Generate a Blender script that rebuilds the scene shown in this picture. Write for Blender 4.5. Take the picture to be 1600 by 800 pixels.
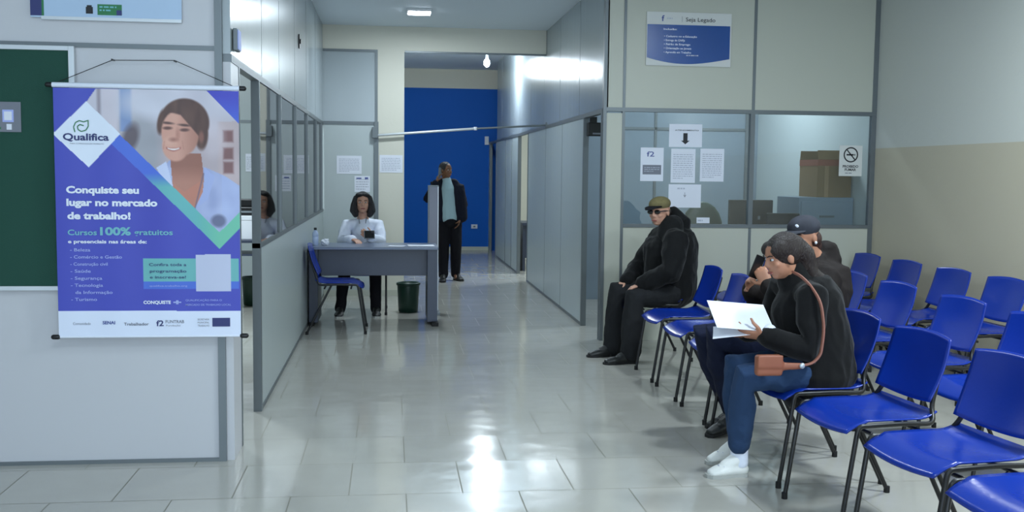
import bpy, bmesh, math, random
from mathutils import Vector, Matrix, Quaternion, noise
random.seed(7)
PI = math.pi
for o in list(bpy.data.objects): bpy.data.objects.remove(o)
SC = bpy.context.scene
COL = SC.collection

# ------------------------------------------------------------------ camera
PITCH, YAW, ROLL = 0.0810070965, 0.118453500, 0.0112472684
cy, sy, cp, sp, cr, sr = math.cos(YAW), math.sin(YAW), math.cos(PITCH), math.sin(PITCH), math.cos(ROLL), math.sin(ROLL)
fwd = Vector((sy*cp, cy*cp, -sp)); rgt = Vector((cy, -sy, 0)); up = rgt.cross(fwd)
r2 = cr*rgt + sr*up; u2 = -sr*rgt + cr*up
cam = bpy.data.cameras.new('camera'); co = bpy.data.objects.new('camera', cam); COL.objects.link(co)
m = Matrix((r2, u2, -fwd)).transposed().to_4x4(); m.translation = Vector((0, 0, 1.5))
co.matrix_world = m
cam.sensor_width = 36; cam.lens = 36.0; cam.clip_start = .05; cam.clip_end = 100
SC.camera = co

# ------------------------------------------------------------------ light
SC.view_settings.view_transform = 'Standard'; SC.view_settings.look = 'None'
SC.view_settings.gamma = 1; SC.view_settings.use_curve_mapping = False
SC.view_settings.exposure = 0.95
W = bpy.data.worlds.new('world'); SC.world = W; W.use_nodes = True
bg = W.node_tree.nodes['Background']; bg.inputs[0].default_value = (.62, .80, 1, 1); bg.inputs[1].default_value = 1.0

def area(name, loc, size, energy, col, rot=(0, 0, 0), sizey=None):
    l = bpy.data.lights.new(name, 'AREA'); l.energy = energy; l.color = col; l.size = size
    if sizey: l.shape = 'RECTANGLE'; l.size_y = sizey
    o = bpy.data.objects.new(name, l); o.location = loc; o.rotation_euler = rot; COL.objects.link(o); return o
# daylight coming in through the shop front behind the camera
area('daylight_shop_front', (0.3, -3.7, 1.7), 7.0, 78, (.72, .86, 1), (PI/2, 0, 0), 2.6)
COOL = (.80, .92, 1.0)
area('waiting_room_lamp_light', (3.1, 3.0, 3.17), .5, 54, COOL)
area('waiting_room_lamp_light_far', (2.9, 5.6, 3.17), .3, 28, COOL)
area('entrance_lamp_light', (-0.6, 1.8, 3.17), .5, 20, COOL)
area('corridor_lamp_light', (0.30, 11.15, 3.165), .22, 18, COOL)
area('corridor_lamp_light_front', (0.45, 7.0, 3.19), .3, 12, COOL)
l = bpy.data.lights.new('hall_bulb_light', 'POINT'); l.energy = 54; l.color = COOL; l.shadow_soft_size = .07
o = bpy.data.objects.new('hall_bulb_light', l); o.location = (1.40, 15.15, 3.03); COL.objects.link(o)
area('left_office_lamp_light', (-2.4, 9.2, 3.17), .5, 75, COOL)
area('office_lamp_light', (3.5, 10.6, 3.17), .5, 24, COOL)
area('side_room_lamp_light', (3.0, 14.8, 3.1), .5, 40, (.82, .93, 1))

# ------------------------------------------------------------------ materials
def lin(c):
    return tuple(((v/255)/12.92 if v/255 <= .04045 else ((v/255+.055)/1.055)**2.4) for v in c)
def mat(name, rgb, rough=.6, metal=0, bump=0, bscale=40, spec=.5, var=0, vscale=3, coat=0, emit=0, vstretch=None, sheen=0):
    M = bpy.data.materials.new(name); M.use_nodes = True; nt = M.node_tree; b = nt.nodes['Principled BSDF']
    c = (*lin(rgb), 1); b.inputs['Base Color'].default_value = c
    b.inputs['Roughness'].default_value = rough; b.inputs['Metallic'].default_value = metal
    if 'cloth' in name or 'denim' in name: spec = .2
    b.inputs['Specular IOR Level'].default_value = spec
    if coat: b.inputs['Coat Weight'].default_value = coat; b.inputs['Coat Roughness'].default_value = .1
    if sheen: b.inputs['Sheen Weight'].default_value = sheen
    if emit: b.inputs['Emission Color'].default_value = c; b.inputs['Emission Strength'].default_value = emit
    tc = nt.nodes.new('ShaderNodeTexCoord')
    src = tc.outputs['Object']
    if vstretch:
        mp = nt.nodes.new('ShaderNodeMapping'); mp.inputs['Scale'].default_value = vstretch
        nt.links.new(src, mp.inputs[0]); src = mp.outputs[0]
    if var:
        n = nt.nodes.new('ShaderNodeTexNoise'); n.inputs['Scale'].default_value = vscale; n.inputs['Detail'].default_value = 4
        nt.links.new(src, n.inputs['Vector'])
        mx = nt.nodes.new('ShaderNodeMix'); mx.data_type = 'RGBA'
        mx.inputs[6].default_value = tuple(v*(1-var) for v in c[:3])+(1,); mx.inputs[7].default_value = tuple(min(1, v*(1+var)) for v in c[:3])+(1,)
        nt.links.new(n.outputs['Fac'], mx.inputs[0]); nt.links.new(mx.outputs[2], b.inputs['Base Color'])
    if bump:
        n = nt.nodes.new('ShaderNodeTexNoise'); n.inputs['Scale'].default_value = bscale; n.inputs['Detail'].default_value = 3
        nt.links.new(src, n.inputs['Vector'])
        bp = nt.nodes.new('ShaderNodeBump'); bp.inputs['Strength'].default_value = bump; bp.inputs['Distance'].default_value = .02
        nt.links.new(n.outputs['Fac'], bp.inputs['Height']); nt.links.new(bp.outputs[0], b.inputs['Normal'])
    return M

def floor_mat():
    M = bpy.data.materials.new('porcelain_tiles'); M.use_nodes = True; nt = M.node_tree; b = nt.nodes['Principled BSDF']
    L = nt.links.new; N = nt.nodes.new
    tc = N('ShaderNodeTexCoord'); mp = N('ShaderNodeMapping')
    mp.inputs['Location'].default_value = (-.074+.53*40, -4.70+.525*10, 0)
    L(tc.outputs['Object'], mp.inputs[0])
    br = N('ShaderNodeTexBrick'); br.offset = .5; br.offset_frequency = 2; br.squash = 1
    br.inputs['Scale'].default_value = 1; br.inputs['Brick Width'].default_value = .53; br.inputs['Row Height'].default_value = .525
    br.inputs['Mortar Size'].default_value = .0035; br.inputs['Mortar Smooth'].default_value = .2; br.inputs['Bias'].default_value = 0
    br.inputs['Color1'].default_value = (0, 0, 0, 1); br.inputs['Color2'].default_value = (1, 1, 1, 1); br.inputs['Mortar'].default_value = (.5, .5, .5, 1)
    L(mp.outputs[0], br.inputs['Vector'])
    # tile tone
    ns = N('ShaderNodeTexNoise'); ns.inputs['Scale'].default_value = 2.2; ns.inputs['Detail'].default_value = 5; L(tc.outputs['Object'], ns.inputs['Vector'])
    mx = N('ShaderNodeMix'); mx.data_type = 'RGBA'; mx.inputs[6].default_value = (*lin((173, 171, 162)), 1); mx.inputs[7].default_value = (*lin((188, 186, 178)), 1)
    L(ns.outputs['Fac'], mx.inputs[0])
    m3 = N('ShaderNodeMix'); m3.data_type = 'RGBA'; m3.blend_type = 'MULTIPLY'; m3.inputs[0].default_value = .06
    L(mx.outputs[2], m3.inputs[6]); L(br.outputs['Color'], m3.inputs[7])
    m2 = N('ShaderNodeMix'); m2.data_type = 'RGBA'; m2.inputs[7].default_value = (*lin((128, 126, 114)), 1)
    L(br.outputs['Fac'], m2.inputs[0]); L(m3.outputs[2], m2.inputs[6]); L(m2.outputs[2], b.inputs['Base Color'])
    # roughness: glossy tile, matt grout, smudged
    n2 = N('ShaderNodeTexNoise'); n2.inputs['Scale'].default_value = 3.5; n2.inputs['Detail'].default_value = 6; L(tc.outputs['Object'], n2.inputs['Vector'])
    mr = N('ShaderNodeMapRange'); mr.inputs[3].default_value = .07; mr.inputs[4].default_value = .17; L(n2.outputs['Fac'], mr.inputs[0])
    ad = N('ShaderNodeMath'); ad.operation = 'MULTIPLY_ADD'; ad.inputs[1].default_value = .5; L(br.outputs['Fac'], ad.inputs[0]); L(mr.outputs[0], ad.inputs[2])
    L(ad.outputs[0], b.inputs['Roughness'])
    b.inputs['Specular IOR Level'].default_value = .62
    # each tile is laid with a tiny tilt of its own
    sep = N('ShaderNodeSeparateColor'); L(br.outputs['Color'], sep.inputs[0])
    a1 = N('ShaderNodeMath'); a1.operation = 'SUBTRACT'; a1.inputs[1].default_value = .5; L(sep.outputs[0], a1.inputs[0])
    a2 = N('ShaderNodeMath'); a2.operation = 'MULTIPLY'; a2.inputs[1].default_value = .016; L(a1.outputs[0], a2.inputs[0])
    f1 = N('ShaderNodeMath'); f1.operation = 'MULTIPLY'; f1.inputs[1].default_value = 7.31; L(sep.outputs[0], f1.inputs[0])
    f2 = N('ShaderNodeMath'); f2.operation = 'FRACT'; L(f1.outputs[0], f2.inputs[0])
    f3 = N('ShaderNodeMath'); f3.operation = 'SUBTRACT'; f3.inputs[1].default_value = .5; L(f2.outputs[0], f3.inputs[0])
    f4 = N('ShaderNodeMath'); f4.operation = 'MULTIPLY'; f4.inputs[1].default_value = .008; L(f3.outputs[0], f4.inputs[0])
    cb = N('ShaderNodeCombineXYZ'); L(a2.outputs[0], cb.inputs[0]); L(f4.outputs[0], cb.inputs[1])
    bp = N('ShaderNodeBump'); bp.inputs['Strength'].default_value = .5; bp.inputs['Distance'].default_value = .004
    n3 = N('ShaderNodeTexNoise'); n3.inputs['Scale'].default_value = 5; n3.inputs['Detail'].default_value = 1; L(tc.outputs['Object'], n3.inputs['Vector'])
    L(n3.outputs['Fac'], bp.inputs['Height'])
    va = N('ShaderNodeVectorMath'); va.operation = 'ADD'; L(bp.outputs[0], va.inputs[0]); L(cb.outputs[0], va.inputs[1])
    vn = N('ShaderNodeVectorMath'); vn.operation = 'NORMALIZE'; L(va.outputs[0], vn.inputs[0]); L(vn.outputs[0], b.inputs['Normal'])
    return M

def glass_mat(name, tint=(.93, .96, .96), extra=0.02):
    M = bpy.data.materials.new(name); M.use_nodes = True; nt = M.node_tree; nt.nodes.clear()
    o = nt.nodes.new('ShaderNodeOutputMaterial'); t = nt.nodes.new('ShaderNodeBsdfTransparent'); t.inputs[0].default_value = (*tint, 1)
    g = nt.nodes.new('ShaderNodeBsdfGlossy'); g.inputs['Roughness'].default_value = .02
    f = nt.nodes.new('ShaderNodeFresnel'); f.inputs['IOR'].default_value = 1.5
    a = nt.nodes.new('ShaderNodeMath'); a.operation = 'ADD'; a.inputs[1].default_value = extra; a.use_clamp = True
    mx = nt.nodes.new('ShaderNodeMixShader')
    nt.links.new(f.outputs[0], a.inputs[0]); nt.links.new(a.outputs[0], mx.inputs[0]); nt.links.new(t.outputs[0], mx.inputs[1]); nt.links.new(g.outputs[0], mx.inputs[2])
    nt.links.new(mx.outputs[0], o.inputs[0]); return M

def twotone_mat(name, low, high, z, rough=.55):
    M = mat(name, low, rough, bump=.08, bscale=25); nt = M.node_tree; b = nt.nodes['Principled BSDF']
    g = nt.nodes.new('ShaderNodeNewGeometry'); s = nt.nodes.new('ShaderNodeSeparateXYZ'); c = nt.nodes.new('ShaderNodeMath'); c.operation = 'GREATER_THAN'; c.inputs[1].default_value = z
    mx = nt.nodes.new('ShaderNodeMix'); mx.data_type = 'RGBA'; mx.inputs[6].default_value = (*lin(low), 1); mx.inputs[7].default_value = (*lin(high), 1)
    nt.links.new(g.outputs['Position'], s.inputs[0]); nt.links.new(s.outputs[2], c.inputs[0]); nt.links.new(c.outputs[0], mx.inputs[0]); nt.links.new(mx.outputs[2], b.inputs['Base Color'])
    return M

def vcol_mat(name, rough=.45):
    M = bpy.data.materials.new(name); M.use_nodes = True; nt = M.node_tree; b = nt.nodes['Principled BSDF']
    a = nt.nodes.new('ShaderNodeAttribute'); a.attribute_name = 'print'
    nt.links.new(a.outputs['Color'], b.inputs['Base Color']); b.inputs['Roughness'].default_value = rough
    return M

MT = {}
MT['floor'] = floor_mat()
MT['ceiling'] = mat('ceiling_paint', (222, 232, 240), .7, bump=.05, bscale=8)
MT['panel'] = mat('partition_panel', (178, 188, 188), .30, spec=.55, bump=.12, bscale=1.6, vstretch=(3, 3, .25))
MT['panel_front'] = mat('partition_panel_front', (198, 199, 203), .38, spec=.5, var=.03, vscale=1.2, bump=.04, bscale=1.5)
MT['panel_gloss'] = mat('partition_panel_gloss', (160, 170, 174), .22, spec=.8, bump=.14, bscale=1.6, vstretch=(3, 3, .2))
MT['panel_warm'] = mat('partition_panel_warm', (190, 192, 178), .42, spec=.5, bump=.06, bscale=1.2)
MT['cream'] = mat('cream_masonry', (212, 210, 196), .6, bump=.06, bscale=20)
MT['blue'] = mat('blue_wall_paint', (0, 92, 188), .6, spec=.25, bump=.05, bscale=15, var=.06, vscale=1)
MT['right'] = twotone_mat('two_tone_wall', (196, 188, 166), (206, 208, 200), 1.76)
MT['alu'] = mat('aluminium_profile', (112, 119, 122), .42, metal=.45)
MT['alu_light'] = mat('aluminium_bright', (200, 205, 208), .35, metal=.4)
MT['glass'] = glass_mat('window_glass', (.93,.96,.96), .06)
MT['glass2'] = glass_mat('office_glass', (.90, .94, .95), .03)
MT['lamp'] = mat('lamp_diffuser', (235, 245, 255), .4, emit=14)
MT['bulb'] = mat('bulb_glow', (235, 245, 255), .4, emit=60)
MT['lampframe'] = mat('lamp_frame', (225, 228, 230), .4)
MT['plastic'] = mat('blue_chair_plastic', (9, 48, 150), .22, spec=.55, bump=.03, bscale=60)
MT['steel'] = mat('black_steel_tube', (22, 22, 24), .35, spec=.5)
MT['rubber'] = mat('black_rubber', (14, 14, 15), .7)
MT['darkdesk'] = mat('dark_grey_laminate', (54, 62, 80), .38, var=.08, vscale=30)
MT['desktop'] = mat('grey_desktop', (104, 116, 138), .3, var=.06, vscale=30)
MT['paper'] = mat('white_paper', (226, 230, 240), .7)
MT['paper_warm'] = mat('sign_paper', (214, 216, 212), .6)
MT['ink'] = mat('black_ink', (28, 30, 36), .6)
MT['ink_grey'] = mat('grey_ink', (120, 124, 135), .6)
MT['ink_pale'] = mat('pale_ink', (178, 184, 198), .6)
MT['ink_blue'] = mat('blue_ink', (70, 84, 150), .6)
MT['navyprint'] = mat('navy_print', (44, 52, 110), .5)
MT['whiteprint'] = mat('white_print', (232, 238, 250), .5)
MT['paleprint'] = mat('pale_blue_print', (168, 180, 236), .5)
MT['tealprint'] = mat('teal_print', (116, 186, 196), .5)
MT['greenprint'] = mat('green_print', (40, 120, 70), .5)
MT['darkgreen'] = mat('green_board_felt', (26, 72, 60), .85, bump=.1, bscale=200, var=.06, vscale=2)
MT['white_plastic'] = mat('white_plastic', (222, 226, 232), .35)
MT['black_plastic'] = mat('black_plastic', (18, 19, 21), .4)
MT['grey_plastic'] = mat('grey_plastic', (120, 128, 134), .45)
MT['bin'] = mat('dark_green_plastic', (22, 56, 44), .4)
MT['card'] = mat('brown_cardboard', (136, 112, 78), .8, var=.08, vscale=6)
MT['tape'] = mat('packing_tape', (160, 132, 96), .3)
MT['cabinet'] = mat('grey_cabinet_metal', (130, 144, 156), .4)
MT['sign_blue'] = mat('blue_sign_print', (16, 74, 148), .25, var=.1, vscale=2)
MT['skin_a'] = mat('skin_light', (196, 148, 124), .5, var=.06, vscale=30)
MT['skin_b'] = mat('skin_medium', (176, 124, 98), .5, var=.06, vscale=30)
MT['skin_c'] = mat('skin_brown', (112, 74, 50), .5, var=.06, vscale=30)
MT['hair_dark'] = mat('dark_brown_hair', (34, 22, 20), .45, bump=.6, bscale=60, vstretch=(4, 4, .8))
MT['hair_black'] = mat('black_hair', (20, 17, 20), .4, bump=.6, bscale=60, vstretch=(4, 4, .8))
MT['hair_brown'] = mat('reddish_brown_hair', (62, 36, 30), .5, bump=.6, bscale=60, vstretch=(4, 4, .8))
MT['jacket_navy'] = mat('navy_jacket_cloth', (16, 20, 34), .8, bump=.3, bscale=14)
MT['jacket'] = mat('black_jacket_cloth', (13, 14, 15), .8, bump=.35, bscale=14, sheen=.1)
MT['blazer'] = mat('black_blazer_cloth', (15, 15, 16), .85, bump=.25, bscale=14, sheen=.1)
MT['brown_jacket'] = mat('dark_brown_jacket_cloth', (38, 33, 32), .8, bump=.35, bscale=14)
MT['trouser_grey'] = mat('charcoal_trouser_cloth', (34, 35, 37), .85, bump=.3, bscale=16)
MT['jeans'] = mat('blue_denim', (44, 66, 98), .85, bump=.3, bscale=20, var=.12, vscale=9)
MT['navy'] = mat('navy_trouser_cloth', (24, 30, 52), .85, bump=.3, bscale=16)
MT['black_cloth'] = mat('black_trouser_cloth', (18, 18, 24), .85, bump=.3, bscale=16)
MT['white_cloth'] = mat('white_blouse_cloth', (226, 232, 246), .75, bump=.3, bscale=12)
MT['cyan_cloth'] = mat('pale_cyan_shirt_cloth', (150, 176, 184), .8, bump=.3, bscale=12)
MT['camo'] = mat('khaki_camouflage_cloth', (112, 104, 72), .85, var=.45, vscale=22)
MT['cap_grey'] = mat('dark_grey_cap_cloth', (58, 60, 68), .85, var=.4, vscale=18)
MT['shoe_black'] = mat('black_shoe_leather', (24, 26, 26), .45)
MT['shoe_white'] = mat('white_sneaker_leather', (226, 228, 224), .5)
MT['sole'] = mat('pale_shoe_sole', (170, 172, 168), .7)
MT['brown_leather'] = mat('brown_leather', (150, 90, 66), .5, var=.1, vscale=20)
MT['strap_leather'] = mat('pale_brown_strap_leather', (150, 98, 82), .5)
MT['bottle_plastic'] = mat('pale_bottle_plastic', (176, 192, 222), .2)
MT['eyewhite'] = mat('eye_white', (220, 220, 220), .3)
MT['lips'] = mat('lips', (150, 84, 76), .5)
MT['lens'] = mat('dark_lens', (10, 9, 9), .08, spec=.8)
MT['water'] = glass_mat('clear_bottle', (.80, .88, .97), .06)
MT['banner_blue'] = mat('pale_blue_banner', (176, 200, 226), .3)
MT['divider'] = mat('divider_fabric', (150, 152, 166), .7)
MT['office_white'] = mat('office_wall_paint', (205, 214, 214), .6)
MT['poster'] = vcol_mat('poster_print')

# ------------------------------------------------------------------ mesh helpers
def link(o, parent=None):
    COL.objects.link(o)
    if parent: o.parent = parent
    return o
def newobj(name, bm, m=None, parent=None, smooth=False):
    me = bpy.data.meshes.new(name); bmesh.ops.recalc_face_normals(bm, faces=bm.faces[:]); bm.to_mesh(me); bm.free()
    if m: me.materials.append(MT[m] if isinstance(m, str) else m)
    if smooth:
        for p in me.polygons: p.use_smooth = True
    return link(bpy.data.objects.new(name, me), parent)
def fix(o, parent):
    return o
def tag(o, label=None, cat=None, group=None, kind=None):
    if label: o['label'] = label
    if cat: o['category'] = cat
    if group: o['group'] = group
    if kind: o['kind'] = kind
    return o
def empty(name, loc=(0, 0, 0), rz=0):
    o = bpy.data.objects.new(name, None); o.location = loc; o.rotation_euler = (0, 0, rz); o.empty_display_size = .1
    return link(o)
def box(bm, x0, x1, y0, y1, z0, z1, bev=0):
    vs = [bm.verts.new((x, y, z)) for x in (x0, x1) for y in (y0, y1) for z in (z0, z1)]
    fs = [bm.faces.new([vs[i] for i in q]) for q in ((0, 1, 3, 2), (4, 6, 7, 5), (0, 4, 5, 1), (2, 3, 7, 6), (0, 2, 6, 4), (1, 5, 7, 3))]
    if bev:
        es = set(e for f in fs for e in f.edges)
        bmesh.ops.bevel(bm, geom=list(es), offset=bev, segments=2, affect='EDGES', profile=.5)
    return bm
def BX(name, m, x0, x1, y0, y1, z0, z1, parent=None, bev=0):
    bm = bmesh.new(); box(bm, min(x0, x1), max(x0, x1), min(y0, y1), max(y0, y1), min(z0, z1), max(z0, z1), bev)
    return newobj(name, bm, m, parent)
def S(name, m, x0, x1, y0, y1, z0, z1, parent=None, bev=0):
    o = BX(name, m, x0, x1, y0, y1, z0, z1, parent, bev)
    if not parent: o['kind'] = 'structure'
    return o
def frame_of(d, ref=None):
    d = d.normalized()
    if ref is None or abs(d.dot(ref.normalized())) > .98: ref = Vector((0, 0, 1)) if abs(d.z) < .9 else Vector((0, 1, 0))
    a = ref.cross(d).normalized(); b = d.cross(a).normalized()
    return a, b
def loft(bm, pts, rad, seg=12, ref=None, cap=True):
    """sweep; rad entries r or (ra, rb): ra along side axis (ref x dir), rb along ref"""
    pts = [Vector(p) for p in pts]; rad = [(r, r) if not isinstance(r, (tuple, list)) else r for r in rad]
    P, Rr, D = [], [], []
    n = len(pts)
    dirs = []
    for i in range(n):
        a = pts[max(i-1, 0)]; b = pts[min(i+1, n-1)]; dirs.append((b-a).normalized())
    if cap:
        for t in (80, 60, 40, 20):
            t = math.radians(t); r = (rad[0][0]+rad[0][1])/2
            P.append(pts[0]-dirs[0]*min(rad[0])*math.sin(t)); Rr.append((rad[0][0]*math.cos(t), rad[0][1]*math.cos(t))); D.append(dirs[0])
    for i in range(n): P.append(pts[i]); Rr.append(rad[i]); D.append(dirs[i])
    if cap:
        for t in (20, 40, 60, 80):
            t = math.radians(t)
            P.append(pts[-1]+dirs[-1]*min(rad[-1])*math.sin(t)); Rr.append((rad[-1][0]*math.cos(t), rad[-1][1]*math.cos(t))); D.append(dirs[-1])
    rings = []; pa = None
    for p, r, d in zip(P, Rr, D):
        if ref is not None: a, b = frame_of(d, Vector(ref))
        else:
            if pa is None: a, b = frame_of(d)
            else:
                a = (pa - d*pa.dot(d)).normalized(); b = d.cross(a).normalized()
        pa = a
        rings.append([bm.verts.new(p + a*math.cos(2*PI*k/seg)*r[0] + b*math.sin(2*PI*k/seg)*r[1]) for k in range(seg)])
    for i in range(len(rings)-1):
        for k in range(seg):
            bm.faces.new((rings[i][k], rings[i][(k+1) % seg], rings[i+1][(k+1) % seg], rings[i+1][k]))
    bm.faces.new(rings[0][::-1]); bm.faces.new(rings[-1])
    return bm
def ell(bm, c, r, rot=None, seg=16):
    """ellipsoid; rot = 3x3 matrix whose columns are the axes"""
    M = (rot.to_4x4() if rot is not None else Matrix.Identity(4)); M = Matrix.Translation(Vector(c)) @ M @ Matrix.Diagonal((*r, 1))
    bmesh.ops.create_uvsphere(bm, u_segments=seg, v_segments=seg//2+2, radius=1, matrix=M)
    return bm
def TUBE(name, m, pts, r, parent=None, seg=10):
    bm = bmesh.new(); loft(bm, pts, [r]*len(pts), seg); return newobj(name, bm, m, parent, True)
def CYL(name, m, c, r0, r1, z0, z1, parent=None, seg=24):
    bm = bmesh.new(); loft(bm, [(c[0], c[1], z0), (c[0], c[1], z1)], [r0, r1], seg, cap=False); o = newobj(name, bm, m, parent)
    return o
def lathe(name, m, c, prof, parent=None, seg=28):
    bm = bmesh.new(); rings = []
    for r, z in prof: rings.append([bm.verts.new((c[0]+r*math.cos(2*PI*k/seg), c[1]+r*math.sin(2*PI*k/seg), c[2]+z)) for k in range(seg)])
    for i in range(len(rings)-1):
        for k in range(seg): bm.faces.new((rings[i][k], rings[i][(k+1) % seg], rings[i+1][(k+1) % seg], rings[i+1][k]))
    bm.faces.new(rings[0]); bm.faces.new(rings[-1])
    return newobj(name, bm, m, parent, True)
def bend(pts, r=.04, n=5):
    """round the corners of a polyline"""
    pts = [Vector(p) for p in pts]; out = [pts[0]]
    for i in range(1, len(pts)-1):
        a = pts[i-1]-pts[i]; b = pts[i+1]-pts[i]; ra = min(r, a.length*.45, b.length*.45)
        p0 = pts[i]+a.normalized()*ra; p2 = pts[i]+b.normalized()*ra
        for k in range(n+1):
            t = k/n; out.append(p0*(1-t)**2+pts[i]*2*t*(1-t)+p2*t*t)
    out.append(pts[-1]); return out

def blob(name, m, bm, voxel=.008, smooth=6, disp=0, dscale=6, parent=None, rel=None):
    """fuse overlapping closed shapes into one continuous skin"""
    me = bpy.data.meshes.new(name); bm.to_mesh(me); bm.free()
    o = bpy.data.objects.new(name, me); COL.objects.link(o)
    md = o.modifiers.new('r', 'REMESH'); md.mode = 'VOXEL'; md.voxel_size = voxel; md.use_smooth_shade = True
    if smooth:
        ms = o.modifiers.new('s', 'SMOOTH'); ms.factor = .5; ms.iterations = smooth
    dg = bpy.context.evaluated_depsgraph_get(); dg.update()
    new = bpy.data.meshes.new_from_object(o.evaluated_get(dg)); old = o.data; o.modifiers.clear(); o.data = new; bpy.data.meshes.remove(old); new.name = name
    if disp:
        for v, n in zip(new.vertices, [v.normal.copy() for v in new.vertices]):
            c = v.co; k = noise.noise(Vector((c.x*dscale, c.y*dscale, c.z*dscale*.7)))
            k2 = 1-abs(noise.noise(Vector((c.x*dscale*1.7+9, c.y*dscale*1.7, c.z*dscale*.9))))*2
            v.co = c + n*disp*(k*.8+k2*.5)
    for p in new.polygons: p.use_smooth = True
    new.materials.clear(); new.materials.append(MT[m])
    if parent:
        if rel: new.transform(Matrix.Translation(-Vector(parent.location)))
        o.parent = parent
    return o

FONT = None
def text_mesh(s, bold=0):
    cu = bpy.data.curves.new('t', 'FONT'); cu.body = s; cu.size = 1; cu.offset = bold; cu.resolution_u = 3
    o = bpy.data.objects.new('t', cu); COL.objects.link(o); dg = bpy.context.evaluated_depsgraph_get(); dg.update()
    me = bpy.data.meshes.new_from_object(o.evaluated_get(dg)); bpy.data.objects.remove(o); bpy.data.curves.remove(cu)
    return me
def text(name, m, s, x0, x1, z, cap, y, parent, bold=.02, tilt=0):
    """lettering on a plane facing -Y: from x0 to x1, baseline z, capital height cap"""
    me = text_mesh(s, bold)
    xs = [v.co.x for v in me.vertices]; a, b = min(xs), max(xs)
    sx = (x1-x0)/(b-a); sz = cap/.70
    for v in me.vertices:
        X = x0+(v.co.x-a)*sx; Z = z+v.co.y*sz + (X-x0)*tilt
        v.co = (X, y, Z)
    me.materials.clear(); me.materials.append(MT[m]); me.name = name
    o = bpy.data.objects.new(name, me); return link(o, parent)
def rows(name, m, x0, x1, z1, z0, n, y, parent, frac=.4, seed=1):
    """rows of small print"""
    rnd = random.Random(seed); bm = bmesh.new(); h = (z1-z0)/n
    for i in range(n):
        z = z1-h*(i+.5); x = x0; end = x1 if i < n-1 else x0+(x1-x0)*rnd.uniform(.4, .8)
        while x < end-.004:
            w = min(rnd.uniform(.008, .035), end-x)
            box(bm, x, x+w, y-.0004, y, z-h*frac/2, z+h*frac/2); x += w+.006
    return newobj(name, bm, m, parent)

# ================================================================== THE SETTING
HC = 3.22
S('floor', 'floor', -6, 6, -4, 20.2, -.08, 0)
bm = bmesh.new(); box(bm, -6, 6, -4, 12.5, HC, HC+.12); o = newobj('ceiling', bm, 'ceiling'); o['kind'] = 'structure'
S('ceiling_hall', 'ceiling', -3.2, 4.3, 12.5, 19.9, 3.45, 3.57)
# front left partition with its return
T = .04
S('wall_front_left', 'panel_front', -6, -.86, 5.33, 5.33+T, 0, HC)
S('wall_front_return', 'panel_front', -.84, -.80, 5.34, 5.62, 0, 2.04)
S('wall_left_low', 'panel', -.84, -.80, 6.46, 12.41, .02, 1.02)
S('wall_left_high', 'panel_gloss', -.84, -.80, 5.34, 12.41, 2.08, HC)
def trim(n, x0, x1, y0, y1, z0, z1, m='alu', kind='trim'):
    return S('%s_%d' % (kind, n), m, x0, x1, y0, y1, z0, z1)
tn = 1
def TR(*a, m='alu'):
    global tn
    o = trim(tn, *a, m=m); tn += 1; return o
TR(-.875, -.838, 5.315, 5.385, 0, HC)                    # corner post
TR(-6, -.875, 5.322, 5.33, 2.092, 2.115)                 # front horizontal seam
TR(-6, -.86, 5.318, 5.332, 0, .018)
TR(-.842, -.797, 5.60, 5.635, 0, 2.06)                   # door frame post
TR(-.845, -.796, 5.345, 12.41, 2.04, 2.08)               # transom rail
TR(-.845, -.796, 6.42, 12.41, 1.02, 1.05)                # sill rail
TR(-.845, -.795, 6.42, 6.465, 0, 2.04)                   # end post
TR(-.843, -.796, 6.465, 12.41, 0, .03)
for i, y in enumerate((7.61, 8.82, 10.01, 11.19, 12.10)):
    TR(-.843, -.786, y-.022, y+.022, 1.05, 2.04)
for y in (6.6, 7.61, 8.82, 10.01, 11.19):                # seams in the upper panels
    TR(-.80, -.7985, y-.004, y+.004, 2.08, HC)
ys = [6.465, 7.61, 8.82, 10.01, 11.19, 12.10, 12.41]
for i in range(6):
    w = S('window_%d' % (i+1), 'glass', -.807, -.803, ys[i]+.018, ys[i+1]-.018, 1.05, 2.04)
# back wall (end of the first part) with the passage to the hall
YB = 12.43
S('wall_back_left_office', 'panel', -6, -.80, YB, YB+.05, 0, HC)
S('wall_back_lower_panel', 'panel', -.80, -.18, YB, YB+.05, 0, 2.05)
S('wall_back_upper_panel', 'panel_gloss', -.80, -.18, YB+.002, YB+.05, 2.09, 2.91)
S('wall_back_top', 'cream', -.80, .16, YB, YB+.15, 2.94, HC)
S('wall_back_pier', 'cream', -.155, .16, YB, YB+.15, 0, 2.94)
S('wall_back_header', 'cream', .16, 1.87, YB, YB+.15, 2.93, 3.5)
TR(.165, 1.87, YB-.006, YB+.02, 2.915, 2.935)
TR(-.80, -.155, YB-.008, YB+.05, 2.91, 2.94)
TR(-.80, -.155, YB-.008, YB+.05, 2.05, 2.09)
TR(-.185, -.155, YB-.012, YB+.05, 2.05, 2.93)
TR(-.195, -.145, YB-.03, YB+.05, 0, 2.09)
TR(-.80, .16, YB-.01, YB, 0, .07, m='panel_warm')
for x in (-2.05, -3.25):
    TR(x-.015, x+.015, YB-.006, YB, 0, HC)
TR(-6, -.86, YB-.006, YB, 2.05, 2.085)
# hall beyond
S('wall_hall_left', 'cream', -1.2, -1.05, YB+.05, 19.7, 0, 3.5)
S('wall_hall_end', 'blue', -3.1, 4.3, 19.70, 19.85, 0, 3.09)
S('wall_hall_end_top', 'cream', -3.1, 4.3, 19.69, 19.85, 3.09, 3.5)
S('baseboard_hall', 'panel_warm', -1.05, 1.88, 19.685, 19.70, 0, .07)
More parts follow.
